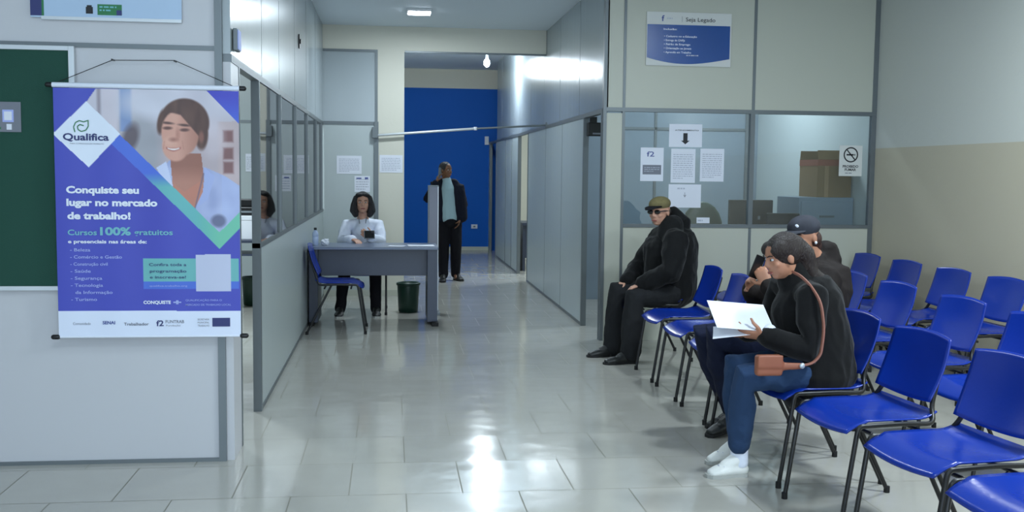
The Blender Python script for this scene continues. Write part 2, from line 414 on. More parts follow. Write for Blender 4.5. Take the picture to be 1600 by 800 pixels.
# right side of the corridor
S('wall_corridor_low', 'panel', 1.875, 1.915, 9.93, 14.0, .02, 2.04)
S('wall_corridor_low_far', 'panel', 1.875, 1.915, 15.1, 18.3, .02, 2.04)
S('wall_corridor_high', 'panel_gloss', 1.875, 1.915, 9.0, 18.2, 2.08, 3.45)
S('wall_corridor_end', 'panel', 1.875, 1.915, 19.45, 19.69, 0, 2.04)
TR(1.868, 1.918, 9.04, 19.69, 2.04, 2.08)
for y in (9.06, 9.91, 14.0, 15.1, 18.3, 19.45):
    TR(1.868, 1.918, y-.02, y+.02, 0, 2.04)
for y in (10.2, 11.4, 12.6, 13.8, 15.0, 16.2, 17.4):
    TR(1.8735, 1.875, y-.004, y+.004, 2.08, 3.45)
for y in (11.2, 12.4): TR(1.8735, 1.875, y-.004, y+.004, .03, 2.04)
for y in (15.9, 16.75): TR(1.870, 1.875, y-.012, y+.012, .03, 2.04)
TR(1.870, 1.875, 9.93, 14, 0, .03); TR(1.870, 1.875, 15.1, 18.3, 0, .03)
# office front partition (faces the waiting room)
YP = 9.0
def P_(n, x0, x1, z0, z1, m='panel_warm'): return S('wall_office_%s' % n, m, x0, x1, YP, YP+T, z0, z1)
P_('pillar_low', 1.90, 2.045, 0, 2.04); P_('pillar_high', 1.90, 2.045, 2.07, HC)
P_('front_high_left', 2.07, 3.235, 2.09, HC); P_('front_high_right', 3.26, 4.40, 2.09, HC)
P_('front_low_left', 2.07, 3.235, 0, 1.025); P_('front_low_right', 3.26, 4.40, 0, 1.025)
TR(1.872, 1.902, YP-.008, YP+.05, 0, HC)
TR(2.045, 2.07, YP-.005, YP+.045, 0, HC)
TR(3.235, 3.26, YP-.005, YP+.045, 0, 1.03); TR(3.235, 3.262, YP-.005, YP+.045, 2.09, HC); TR(3.228, 3.268, YP-.008, YP+.048, 1.05, 2.055)
TR(4.375, 4.42, YP-.005, YP+.045, 0, HC)
TR(1.90, 4.40, YP-.010, YP+.05, 2.055, 2.09); TR(2.07, 4.40, YP-.010, YP+.05, 1.025, 1.055)
S('window_7', 'glass2', 2.07, 3.228, YP+.018, YP+.023, 1.055, 2.055)
S('window_8', 'glass2', 3.268, 4.375, YP+.018, YP+.023, 1.055, 2.055)
# office interior
S('wall_office_back', 'cabinet', 1.92, 4.43, 12.0, 12.05, 0, HC)
TR(3.12, 3.15, 11.985, 12.0, 0, HC); TR(2.0, 4.25, 11.985, 12.0, 2.03, 2.06); TR(4.24, 4.28, 11.98, 12.0, 0, HC)
# side room seen through the open door further down
S('wall_side_room_back', 'cream', 4.2, 4.3, 12.1, 19.7, 0, 3.5)
S('wall_side_room_near', 'cream', 1.93, 4.3, 12.08, 12.12, 0, 3.5)
S('wall_side_room_far', 'cream', 1.93, 4.3, 17.6, 17.7, 0, 3.5)
o = empty('side_table', (2.35, 15.9, 0)); tag(o, 'dark low table glimpsed through the open doorway in the far corridor wall', 'table')
BX('table_top', 'darkdesk', -.35, .35, -.4, .4, .70, .74, o, .003); BX('side_panel', 'darkdesk', -.34, -.30, -.38, .38, 0, .70, o); BX('side_panel', 'darkdesk', .30, .34, -.38, .38, 0, .70, o); BX('back_panel', 'darkdesk', -.30, .30, -.36, -.34, .2, .70, o)
# masonry wall on the right and outer walls
S('wall_right', 'right', 4.42, 4.6, -4, 12.05, 0, HC)
S('wall_office_side', 'office_white', 4.40, 4.419, 9.05, 12.0, 0, HC)
S('wall_left', 'cream', -6.1, -6, -4, 12.5, 0, HC)
S('wall_shop_front', 'cream', -6, 6, -4.15, -4, 2.95, HC)
S('wall_shop_front_side', 'cream', 3.9, 4.6, -4.15, -4, 0, 2.95)

# ================================================================== CHAIRS
def polysheet(f, nu, nv, th):
    """closed sheet from f(u,v) in [-1,1]^2, thickness th along the local normal"""
    bm = bmesh.new(); top = [[None]*(nv+1) for _ in range(nu+1)]; bot = [[None]*(nv+1) for _ in range(nu+1)]
    e = 1e-3
    for i in range(nu+1):
        for j in range(nv+1):
            u = -1+2*i/nu; v = -1+2*j/nv; p = Vector(f(u, v))
            du = Vector(f(u+e, v))-Vector(f(u-e, v)); dv = Vector(f(u, v+e))-Vector(f(u, v-e)); n = du.cross(dv)
            n = n.normalized() if n.length > 1e-12 else Vector((0, 0, 1))
            top[i][j] = bm.verts.new(p+n*th/2); bot[i][j] = bm.verts.new(p-n*th/2)
    for i in range(nu):
        for j in range(nv):
            bm.faces.new((top[i][j], top[i+1][j], top[i+1][j+1], top[i][j+1])); bm.faces.new((bot[i][j], bot[i][j+1], bot[i+1][j+1], bot[i+1][j]))
    for i in range(nu):
        bm.faces.new((top[i][0], bot[i][0], bot[i+1][0], top[i+1][0])); bm.faces.new((top[i][nv], top[i+1][nv], bot[i+1][nv], bot[i][nv]))
    for j in range(nv):
        bm.faces.new((top[0][j], top[0][j+1], bot[0][j+1], bot[0][j])); bm.faces.new((top[nu][j], bot[nu][j], bot[nu][j+1], top[nu][j+1]))
    return bm
def sq(u, v, k=.22):
    """square to rounded square"""
    return u*math.sqrt(1-k*v*v), v*math.sqrt(1-k*u*u)
def seat_f(u, v):                          # u: -1 front (-X) .. 1 rear ; v across
    a, b = sq(u, v, .10)
    x = -.02+a*.225; y = b*.232
    z = .464 + .012*b*b*(1 if u > -.6 else .4) - .012*(1-b*b)*math.exp(-(a-.2)**2*3)
    if a < -.45: z -= .052*((-.45-a)/.55)**2
    if a > .55: z += .035*((a-.55)/.45)**2
    return (x, y, z)
def back_f(u, v):                          # u across, v height
    a, b = sq(u, v, .07)
    t = (b+1)/2
    z = .525+.300*t + .012*(a*a)*(-1 if b > 0 else 1)*abs(b)
    x = .160+.095*t + .020*(1-a*a) + .012*math.sin(t*PI)
    return (x, a*.214, z)
R_ = .0105
def make_chair(name, label, group, seatmat='plastic'):
    t = empty(name); tag(t, label, 'chair', group)
    o = newobj('seat', polysheet(seat_f, 22, 20, .007), seatmat, t, True)
    o = newobj('backrest', polysheet(back_f, 20, 16, .007), seatmat, t, True)
    for s in (-1, 1):
        y = s*.243
        lg = TUBE('leg', 'steel', [(-.26, y, .014), (-.196, y, .43)], R_, t)
        CYL('rubber_foot', 'rubber', (-.261, y), .014, .014, 0, .03, lg, 12)
        lg = TUBE('leg', 'steel', [(.27, y, .014), (.06, y, .43)], R_, t)
        CYL('rubber_foot', 'rubber', (.27, y), .014, .014, 0, .03, lg, 12)
        TUBE('side_rail', 'steel', bend([(-.199, y, .41), (-.19, y, .458), (.02, y, .462), (.165, y, .455), (.185, y*.78, .52), (.262, y*.66, .75)], .045), R_, t)
    TUBE('crossbar', 'steel', [(-.13, -.24, .425), (-.13, .24, .425)], .008, t)
    TUBE('crossbar', 'steel', [(.11, -.24, .425), (.11, .24, .425)], .008, t)
    return t
def kids(o): return [c for c in bpy.data.objects if c.parent == o]
def copy_tree(o, parent=None):
    c = o.copy(); COL.objects.link(c); c.parent = parent
    for ch in kids(o): copy_tree(ch, c)
    return c
GC = 'blue plastic chairs of the waiting rows'
chair0 = make_chair('plastic_chair', 'x', GC)
used = [False]
def place(x, y, rz, label, group=GC):
    o = chair0 if not used[0] else copy_tree(chair0)
    used[0] = True; o.location = (x, y, 0); o.rotation_euler = (0, 0, rz); o['label'] = label
    if group: o['group'] = group
    return o
CX = 2.14
rowC = [(8.18, 'blue plastic chair under the man in khaki cap and sunglasses', 0),
        (7.38, 'empty blue plastic chair right beside the man in sunglasses', 0),
        (6.76, 'empty blue plastic chair in the front row, two along from the man in sunglasses', 0),
        (6.13, 'blue plastic chair in the front row hidden behind the bent woman holding paper', 0),
        (5.50, 'blue plastic chair under the person in grey cap behind the bent woman', .03),
        (4.90, 'blue plastic chair under the bent woman reading white paper', .04),
        (4.27, 'empty blue plastic chair directly in front of the seated woman in white sneakers', .10),
        (3.64, 'empty blue plastic chair with wide bright seat at the lower right, second from the nearest', .12),
        (3.03, 'nearest blue plastic chair, only its seat showing in the bottom right corner', .12)]
for y, l, a in rowC: place(CX-(.03 if 4.2 < y < 4.95 else 0), y, a, l)
rowB = [(8.55, 'blue plastic chair behind the grey cap, farthest of the middle row'),
        (7.66, 'blue plastic chair of the middle row mostly hidden by the person in grey cap'),
        (6.98, 'blue plastic chair of the middle row just right of the person in grey cap'),
        (6.26, 'blue plastic chair of the middle row, second right from the person in grey cap'),
        (5.46, 'blue plastic chair of the middle row, third right from the person in grey cap'),
        (4.74, 'blue plastic chair of the middle row cut by the right edge of the photo')]
for y, l in rowB: place(3.0+.03*(y-5.4), y, .08, l)
rowA = [(8.60, 'blue plastic chair in the corner, farthest of the row along the right wall'),
        (7.90, 'blue plastic chair along the right wall, next to the corner one'),
        (7.20, 'blue plastic chair along the right wall, third from the corner'),
        (6.52, 'blue plastic chair along the right wall at the right edge of the photo')]
for y, l in rowA: place(3.95, y, .08, l)
place(-.49, 9.70, PI, 'single blue plastic chair standing sideways in front of the grey desk', 'blue plastic chairs at the desk')
place(-.29, 10.98, PI/2, 'blue plastic chair behind the desk under the woman in white', 'blue plastic chairs at the desk')

# ================================================================== DESK AND WHAT IS ON IT
d = empty('desk', (-.17, 10.3, 0)); tag(d, 'dark grey office desk with deep front panel by the left partition', 'desk')
def D(name, m, x0, x1, y0, y1, z0, z1, bev=.002, par=d):
    return BX(name, m, x0+.17, x1+.17, y0-10.3, y1-10.3, z0, z1, par, bev)
D('desktop', 'desktop', -.79, .465, 9.98, 10.60, .742, .768, .004)
D('front_panel', 'darkdesk', -.735, .385, 10.14, 10.158, .475, .742)
D('side_panel', 'darkdesk', -.785, -.70, 10.02, 10.56, .03, .742)
D('side_panel', 'darkdesk', .36, .458, 10.02, 10.56, .03, .742)
D('foot', 'rubber', -.785, -.735, 9.99, 10.59, 0, .032)
D('foot', 'rubber', .40, .465, 9.90, 10.59, 0, .034)

def sheet(name, label, cat, x, y, z, w, l, rz, m='paper', n=8, group=None):
    bm = bmesh.new(); f = lambda u, v: (u*w/2, v*l/2, .002+.003*(u*u)*(v+1)/2)
    bmd = polysheet(f, 6, 6, .0012); bm.free()
    o = newobj(name, bmd, m, None, False); o.location = (x, y, z+.0005); o.rotation_euler = (0, 0, rz); tag(o, label, cat, group); return o
sheet('paper_sheet', 'white paper stack at the right end of the grey desk', 'paper', .30, 10.18, .768, .26, .2, .05)
sheet('paper_sheet', 'single white sheet lying left of the paper stack on the desk', 'paper', .06, 10.10, .768, .16, .12, -.2)
# bottle
b = empty('water_bottle', (-.735, 10.22, .768)); tag(b, 'clear plastic water bottle with black cap on the desk beside the blue backrest', 'bottle')
lathe('bottle_body', 'bottle_plastic', (0, 0, 0), [(.026, 0), (.03, .006), (.03, .08), (.027, .085), (.03, .09), (.029, .12), (.014, .145), (.012, .15)], b)
lathe('cap', 'black_plastic', (0, 0, 0), [(.014, .15), (.014, .172), (.011, .174)], b)
# crumpled tissue
bm = bmesh.new(); bmesh.ops.create_icosphere(bm, subdivisions=3, radius=.042)
for v in bm.verts:
    k = 1+.45*noise.noise(v.co*38); v.co = v.co*k; v.co.z = max(v.co.z*.8+.03, 0)
o = newobj('crumpled_tissue', bm, 'paper'); o.location = (-.635, 10.22, .768); tag(o, 'crumpled white tissue beside the water bottle on the desk', 'tissue')
# low grey divider right of the desk
bm = bmesh.new()
o = empty('screen_divider', (.447, 10.85, 0)); tag(o, 'pale grey screen divider standing between the desk and the standing man', 'divider')
BX('screen_panel', 'divider', -.045, .045, -.02, .02, .03, 1.345, o, .003)
BX('side_profile', 'alu', -.056, -.045, -.024, .024, 0, 1.35, o, .002)
BX('side_profile', 'alu_light', .045, .056, -.024, .024, 0, 1.35, o, .002)
BX('top_cap', 'alu', -.056, .056, -.024, .024, 1.345, 1.36, o, .002)
BX('foot', 'alu', -.07, .07, -.16, .16, 0, .03, o, .003)
def bin_(x, y, label):
    o = empty('waste_bin', (x, y, 0)); tag(o, label, 'bin')
    lathe('bin_body', 'bin', (0, 0, 0), [(.095, 0), (.105, .01), (.118, .29), (.118, .30), (.108, .30), (.096, .02), (.01, .018)], o)
    lathe('rim', 'bin', (0, 0, 0), [(.118, .285), (.127, .29), (.128, .312), (.12, .318), (.112, .312), (.112, .295)], o)
    return o
bin_(.19, 10.98, 'dark green round waste bin on the floor under the right end of the desk')
bin_(-1.52, 11.6, 'dark green waste bin in the room on the left seen past the banner')

# ================================================================== LEFT OFFICE FURNITURE
o = empty('office_table', (-1.75, 11.2, 0)); tag(o, 'dark table with white equipment seen through the left doorway', 'table')
BX('table_top', 'darkdesk', -.5, .4, -.3, .3, .74, .77, o, .003)
for x in (-.46, .34):
    for y in (-.26, .24): BX('leg', 'steel', x, x+.04, y, y+.04, 0, .74, o)
BX('shelf', 'darkdesk', -.46, .36, -.25, .25, .60, .62, o)
pr = empty('paper_box', (-1.60, 11.2, .77)); tag(pr, 'white box standing on the dark table behind the banner', 'box')
BX('box_body', 'white_plastic', -.22, .22, -.18, .18, 0, .22, pr, .006); BX('lid', 'white_plastic', -.225, .225, -.185, .185, .20, .25, pr, .006)
pr = empty('printer', (-1.60, 11.2, 1.02)); tag(pr, 'black printer on top of the white box behind the banner', 'printer')
BX('printer_body', 'black_plastic', -.21, .21, -.16, .16, 0, .09, pr, .01); BX('paper_tray', 'black_plastic', -.14, .14, -.03, .10, .09, .17, pr, .01); BX('output_slot', 'grey_plastic', -.15, .15, -.165, -.158, .03, .05, pr)

# ================================================================== PAPERS ON THE BACK WALL
def notice(name, label, x0, x1, z0, z1, y, n=9, ink='ink_pale', head=None, m='paper', cat='notice', seed=1, group=None):
    o = empty(name, ((x0+x1)/2, y, (z0+z1)/2)); tag(o, label, cat, group); w = (x1-x0)/2; h = (z1-z0)/2
    BX('sheet', m, -w, w, -.0008, .0008, -h, h, o)
    if n: rows('printed_lines', ink, -w*.82, w*.82, h*.72, -h*.8, n, -.0012, o, .38, seed)
    if head: text('heading', 'ink', head, -w*.5, w*.5, h*.78, .012, -.0014, o, .02)
    return o
notice('wall_notice', 'white notice sheet on the back panel above and left of the seated woman', -.64, -.345, 1.465, 1.682, YB-.003, 9, 'ink_pale', seed=2)
notice('wall_notice', 'white notice sheet on the cream pier right of the aluminium post', -.133, .142, 1.486, 1.696, YB-.003, 8, 'ink_pale', seed=3)
o = notice('wall_notice', 'small white notice with blue emblem directly above the seated woman', -.43, -.246, 1.252, 1.442, YB-.003, 5, 'ink_pale', seed=4)
BX('emblem', 'ink_blue', .03, .07, -.0015, -.0008, .05, .08, o); BX('emblem', 'ink_blue', -.07, -.01, -.0015, -.0008, .06, .075, o)
notice('wall_notice', 'white notice on the office wall seen through the left doorway', -1.70, -1.59, 1.48, 1.69, YB-.008, 7, 'ink_pale', seed=5)

# ================================================================== ROD ACROSS THE PASSAGE
o = empty('curtain_rod', (-.17, YB-.06, 1.925)); tag(o, 'white telescopic rod stretched across the passage in front of the blue wall', 'rod')
A = Vector((-.02, 0, 0)); B = Vector((1.18, 0, .10)); C_ = Vector((2.045, 0, .155))
TUBE('rod_tube', 'alu_light', [A, B], .016, o); TUBE('rod_inner_tube', 'alu', [B, C_], .012, o)
lathe('rod_collar', 'white_plastic', (1.18, 0, .08), [(.02, 0), (.022, .01), (.022, .03), (.02, .04)], o)
BX('rod_bracket', 'alu', -.05, .02, -.02, .045, -.03, .10, o, .003)
BX('rod_bracket', 'alu', 2.03, 2.045, -.03, .03, .12, .19, o, .003)

# switch plate, boxes
o = empty('wall_socket', (1.604, 19.69, .46)); tag(o, 'small white socket plate low on the blue wall beside the standing man', 'socket')
BX('plate', 'white_plastic', -.06, .06, -.008, .004, -.04, .04, o, .003); BX('outlet', 'ink_grey', -.02, .02, -.010, -.008, -.015, .015, o)
o = empty('junction_box', (1.83, 19.68, 2.11)); tag(o, 'small white junction box high on the blue wall at the corridor corner', 'box')
BX('box_body', 'white_plastic', -.04, .035, -.04, .015, -.08, .08, o, .005); BX('cover', 'white_plastic', -.03, .025, -.045, -.04, -.07, .07, o, .002)
o = empty('alarm_box', (-.795, 5.44, 2.15)); tag(o, 'small pale box fixed at the top of the left partition above the doorway', 'box')
BX('box_body', 'grey_plastic', 0, .022, -.05, .06, -.045, .065, o, .004); BX('cover', 'paleprint', .022, .027, -.045, .055, -.04, .06, o, .002)
o = empty('wall_speaker', (1.97, 9.86, 1.93)); tag(o, 'small black box mounted under the transom in the office doorway', 'speaker')
BX('cabinet_body', 'black_plastic', -.075, .075, -.05, .06, -.065, .065, o, .008); BX('grille', 'ink_grey', -.03, .06, -.053, -.05, -.05, -.035, o); BX('mounting_bracket', 'steel', -.05, .02, -.01, .02, .065, .12, o)
o = empty('panel_latch', (-.797, 9.2, 2.62)); tag(o, 'small dark latch on the glossy upper left panel', 'latch')
BX('latch_plate', 'steel', 0, .01, -.03, .03, -.06, .06, o, .002); BX('knob', 'steel', .01, .02, -.012, .012, -.02, .02, o, .002)
o = empty('wall_cable', (-1.45, 12.40, 0)); tag(o, 'black cable hanging on the far office wall seen through the left glass', 'cable')
TUBE('wire', 'rubber', [(0, 0, 2.03), (0, -.01, 1.7), (.004, -.01, 1.45), (.03, -.01, 1.28)], .006, o); BX('plug', 'black_plastic', -.02, .02, -.03, .02, 1.58, 1.70, o, .004)

# ================================================================== LAMPS
def lamp(x, y, z, label, w=.13):
    o = empty('ceiling_light', (x, y, z)); tag(o, label, 'lamp')
    bm = bmesh.new(); box(bm, -w, w, -w, w, -.03, 0, .006); newobj('lamp_frame', bm, 'lampframe', o)
    bm = bmesh.new(); box(bm, -w+.012, w-.012, -w+.012, w-.012, -.037, -.029, .003); newobj('diffuser', bm, 'lamp', o)
lamp(.30, 11.15, HC, 'lit white ceiling panel light above the desk end of the corridor')
o = empty('hanging_bulb', (1.40, 15.15, 3.45)); tag(o, 'glaring white bulb hanging in the far hall just under the cream header', 'lamp')
TUBE('cord', 'rubber', [(0, 0, 0), (0, 0, -.24)], .004, o); lathe('ceiling_rose', 'white_plastic', (0, 0, -.02), [(.045, 0), (.05, .012), (.045, .02)], o)
lathe('socket', 'white_plastic', (0, 0, -.29), [(.018, 0), (.022, .01), (.022, .05), (.012, .06)], o)
bm = bmesh.new(); ell(bm, (0, 0, -.345), (.045, .045, .062)); newobj('bulb', bm, 'bulb', o, True)

# ================================================================== OFFICE BEHIND THE GLASS
o = empty('filing_cabinet', (4.12, 9.62, 0)); tag(o, 'wide grey metal cabinet behind the office glass under the cardboard box', 'cabinet')
BX('cabinet_body', 'cabinet', -.27, .27, -.28, .28, 0, 1.30, o, .004)
for k in range(4):
    dr = BX('drawer', 'cabinet', -.25, .25, -.295, -.28, .04+k*.31, .33+k*.31, o, .004); BX('handle', 'alu', -.07, .07, -.31, -.295, .18+k*.31, .20+k*.31, dr)
o = empty('cardboard_box', (4.22, 9.62, 1.30)); tag(o, 'brown cardboard box standing on the grey cabinet behind the office glass', 'box')
BX('box_body', 'card', -.17, .17, -.22, .22, 0, .36, o, .003)
BX('tape', 'tape', -.10, -.06, -.2215, -.2195, 0, .36, o)
for s, a in ((-1, .5), (1, .35)):
    bm = bmesh.new(); box(bm, -.17, .17, 0, .2, 0, .004); f = newobj('flap', bm, 'card', o); f.location = (0, -.22 if s < 0 else .22, .36); f.rotation_euler = (PI*.42 if s < 0 else PI*.55, 0, 0)
    f.scale = (1, .45, 1)
BX('lid_band', 'brown_leather', -.172, .172, -.222, .222, .30, .36, o)
o = empty('office_desk', (3.38, 9.56, 0)); tag(o, 'grey office desk behind the glass carrying the dark monitors', 'desk')
BX('desk_top', 'darkdesk', -.7, .45, -.35, .35, .72, .75, o, .003)
for x in (-.66, .40): BX('side_panel', 'darkdesk', x, x+.03, -.33, .33, 0, .72, o)
BX('riser', 'darkdesk', -.1, .3, -.0, .25, .75, .82, o, .003); BX('modesty_panel', 'darkdesk', -.63, .40, -.30, -.28, .25, .72, o)
def monitor(x, y, z, w, h, label, lx=0):
    o = empty('monitor', (x, y, z)); tag(o, label, 'monitor')
    BX('screen_back', 'black_plastic', -w/2, w/2, -.02, .02, .10, .10+h, o, .008); BX('stand_neck', 'black_plastic', -.03, .03, .02, .05, .01, .25, o, .004); BX('stand_base', 'black_plastic', -.11, .11, -.04, .14, 0, .014, o, .004)
    BX('emblem', 'grey_plastic', -.012+lx, .012+lx, -.022, -.02, .10+h*.45, .10+h*.55, o)
monitor(3.475, 9.62, .82, .44, .345, 'large dark monitor seen from behind through the office glass', .08)
monitor(3.67, 9.28, .75, .32, .30, 'lower dark monitor right of the larger one behind the office glass')
# office chair back
o = empty('office_chair', (3.22, 10.35, 0)); tag(o, 'dark green office chair behind the monitors in the glazed office', 'chair')
bm = bmesh.new(); ell(bm, (0, 0, .92), (.23, .06, .31)); blob('backrest', 'bin', bm, .015, 2, parent=o)
bm = bmesh.new(); ell(bm, (0, .22, .5), (.25, .25, .06)); blob('seat', 'bin', bm, .015, 2, parent=o)
TUBE('column', 'steel', [(0, .2, .1), (0, .2, .48)], .03, o); TUBE('back_bar', 'steel', [(0, .2, .46), (0, .05, .5), (0, .02, .75)], .018, o)
for k in range(5):
    a = 2*PI*k/5; lg = TUBE('base_leg', 'steel', [(0, .2, .12), (.3*math.cos(a), .2+.3*math.sin(a), .07)], .018, o); ell_b = bmesh.new(); ell(ell_b, (.3*math.cos(a), .2+.3*math.sin(a), .03), (.03, .03, .03)); newobj('caster', ell_b, 'rubber', lg, True)
o = empty('air_conditioner_panel', (3.62, 11.97, 0)); bpy.data.objects.remove(o)

YG = YP-.012
YGl = YP+.016
def glassnote(*a, **k): return notice(*a, **k)
o = notice('window_notice', 'white sheet with a big black down arrow, top one on the office glass', 2.48, 2.785, 1.748, 1.954, YGl, 0)
text('heading', 'ink', 'ATENDIMENTO', -.10, .12, .042, .011, -.0014, o, .02)
bm = bmesh.new(); box(bm, -.022, .018, -.0015, -.0008, -.045, .022); vs = [bm.verts.new(p) for p in ((-.042, -.0014, -.045), (.038, -.0014, -.045), (-.002, -.0014, -.078))]; bm.faces.new(vs); newobj('arrow', bm, 'ink', o)
o = notice('window_notice', 'white leaflet with blue emblem and dark block, leftmost on the office glass', 2.223, 2.434, 1.440, 1.740, YGl, 0)
text('emblem', 'ink_blue', 'f2', -.05, .02, .07, .045, -.0014, o, .01); bx = BX('dark_block', 'ink_grey', -.085, .085, -.0015, -.0008, -.09, -.005, o); rows('printed_lines', 'ink_pale', -.07, .07, -.02, -.07, 3, -.0018, o, .4, 8)
o = notice('window_notice', 'white printed page in the middle of the office glass below the arrow sheet', 2.503, 2.728, 1.428, 1.733, YGl, 12, 'ink_pale', seed=11)
o = notice('window_notice', 'white printed page right of the middle page on the office glass', 2.773, 2.995, 1.442, 1.737, YGl, 12, 'ink_pale', seed=12)
o = notice('window_notice', 'white sheet with small arrow, lowest on the office glass behind the khaki cap', 2.487, 2.788, 1.204, 1.414, YGl, 0)
rows('printed_lines', 'ink_pale', -.07, .07, .08, .055, 1, -.0014, o, .5, 3); text('arrow', 'ink_grey', '↓', -.012, .012, -.01, .04, -.0014, o, .02)
o = notice('window_label', 'small white label at the foot of the left office window', 2.754, 2.875, 1.064, 1.116, YGl, 1, 'ink_pale', cat='label')
o = notice('no_smoking_sign', 'white no smoking sign on the right end of the office glass', 4.085, 4.305, 1.505, 1.785, YGl, 0, m='paper_warm', cat='sign')
bm = bmesh.new()
for k in range(40):
    a0, a1 = 2*PI*k/40, 2*PI*(k+1)/40
    vs = [bm.verts.new((r*math.cos(a), -.0016, .055+r*math.sin(a))) for a, r in ((a0, .070), (a1, .070), (a1, .058), (a0, .058))]; bm.faces.new(vs)
for q in (((-.045, .10), (-.038, .107), (.045, .013), (.038, .004)), ((-.042, .062), (.028, .062), (.028, .048), (-.042, .048)), ((.033, .062), (.042, .062), (.042, .048), (.033, .048))):
    bm.faces.new([bm.verts.new((x, -.0017, z)) for x, z in q])
newobj('no_smoking_symbol', bm, 'ink', o)
text('lettering', 'ink', 'PROIBIDO', -.075, .075, -.062, .022, -.0016, o, .03); text('lettering', 'ink', 'FUMAR', -.055, .055, -.092, .022, -.0016, o, .03); rows('small_print', 'ink_grey', -.05, .05, -.105, -.12, 1, -.0014, o, .5, 5)

# blue and white hanging sign above the office window
o = empty('service_sign', (2.63, YP-.01, 2.70)); tag(o, 'blue and white service list sign on the panel above the office window', 'sign')
BX('sign_sheet', 'paper_warm', -.385, .39, -.003, .003, -.235, .235, o)
bm = bmesh.new()
n = 24; pts = [(-.378+.756*k/n, -.165-.052*math.sin(PI*(k/n)**.9)) for k in range(n+1)]
for k in range(n):
    bm.faces.new([bm.verts.new(p) for p in ((pts[k][0], -.0045, pts[k][1]), (pts[k+1][0], -.0045, pts[k+1][1]), (pts[k+1][0], -.0045, .125), (pts[k][0], -.0045, .125))])
bmesh.ops.remove_doubles(bm, verts=bm.verts[:], dist=1e-5)
newobj('blue_panel', bm, 'sign_blue', o)
text('emblem', 'ink_blue', 'f', -.25, -.225, .155, .05, -.005, o, .02)
rows('emblem_line', 'ink_pale', -.20, -.10, .19, .17, 1, -.005, o, .5, 4)
text('heading', 'ink', 'Seja Legado', -.03, .24, .157, .035, -.005, o, .005)
BX('divider_line', 'ink_grey', -.065, -.062, -.005, -.004, .15, .20, o)
for i, (s, w) in enumerate((('Inclusão:', .12), ('• Cadastro no e-Educação', .30), ('• Entrega de CNPJs', .19), ('• Feirão de Emprego', .24), ('• Orientação ao Jovem', .25), ('• Aprendiz em Trabalho', .25))):
    zz = .078-(.062 if i else 0)-(i-1)*.035*(1 if i else 0)
    x0 = -.23 if i == 0 else -.225
    text('lettering', 'whiteprint', s, x0, x0+w, zz, .017, -.0055, o, .015)
rows('small_print', 'ink_pale', -.02, .17, -.13, -.152, 1, -.0055, o, .5, 9)

# ================================================================== GREEN BOARD, UPPER BANNER
o = empty('notice_board', (-2.6, 5.31, 1.5)); tag(o, 'dark green felt notice board with aluminium frame on the left wall', 'board')
BX('felt', 'darkgreen', -1.0, 1.03, -.006, .012, -.59, .575, o)
BX('frame_side', 'alu_light', 1.03, 1.058, -.014, .015, -.61, .595, o, .002); BX('frame_side', 'alu_light', -1.03, -1.0, -.014, .015, -.61, .595, o, .002)
BX('frame_top', 'alu_light', -1.0, 1.03, -.014, .015, .572, .595, o, .002); BX('frame_bottom', 'alu_light', -1.0, 1.03, -.014, .015, -.61, -.587, o, .002)
o = notice('pinned_leaflet', 'small grey leaflet with white square pinned on the green board at the left edge', -1.97, -1.798, 1.672, 1.818, 5.30, 0, m='ink_grey', cat='leaflet')
BX('white_square', 'paleprint', .0, .052, -.0016, -.0008, -.025, .035, o); BX('white_square', 'paper', .008, .044, -.0024, -.0016, -.016, .026, o); BX('white_tag', 'paper', .018, .042, -.0016, -.0008, -.062, -.034, o); BX('green_tag', 'greenprint', -.02, -.008, -.0016, -.0008, -.06, -.05, o)
o = empty('wall_banner', (-1.39, 5.315, 2.5)); tag(o, 'pale blue glossy banner cut by the top edge of the photo above the green board', 'banner')
BX('banner_sheet', 'banner_blue', -.355, .36, -.003, .003, -.268, .35, o)
BX('dark_strip', 'navyprint', -.355, -.302, -.0045, -.003, -.26, .35, o); BX('green_strip', 'greenprint', -.302, -.292, -.0045, -.003, -.26, .35, o)
bm = bmesh.new(); box(bm, -.095, -.062, -.0045, -.003, -.245, -.212); box(bm, -.09, -.067, -.0045, -.003, -.212, -.204); newobj('emblem', bm, 'ink', o)
BX('green_label', 'greenprint', -.04, .075, -.0045, -.003, -.25, -.198, o); rows('lettering', 'tealprint', -.03, .05, -.203, -.235, 2, -.0055, o, .45, 3); BX('dark_tag', 'navyprint', .05, .075, -.0055, -.0045, -.25, -.225, o)
BX('bottom_rail', 'alu_light', -.305, .36, -.006, .004, -.278, -.262, o)

# ================================================================== HANGING POSTER
PX0, PX1, PZ0, PZ1, PY_ = -1.630, -.750, .668, 1.888, 5.25
def yt(x): return 136.5+(x-79)*.0225
def yb(x): return 529.5-(x-79)*.006
def uv(px, py):
    x = PX0+(px-80)/(373.5-80)*(PX1-PX0)
    z = PZ1-(py-yt(px))/(yb(px)-yt(px))*(PZ1-PZ0)
    return x, z
def inpoly(x, y, P):
    c = False; j = len(P)-1
    for i in range(len(P)):
        if (P[i][1] > y) != (P[j][1] > y) and x < (P[j][0]-P[i][0])*(y-P[i][1])/(P[j][1]-P[i][1])+P[i][0]: c = not c
        j = i
    return c
def L8(c): return c
PHOTO = [(146, 139), (131, 160), (182, 209), (340, 364), (374, 332), (374, 138)]
TRI = [(320, 140), (375, 140), (375, 195)]
DIA = [(131.5, 158), (78, 208.5), (133, 261), (184, 209)]
BAND = [(150, 242), (182, 209), (340, 364), (374, 332), (374, 357), (340, 390), (165, 220)]
def soft(d, w): return max(0., min(1., .5-d/w))
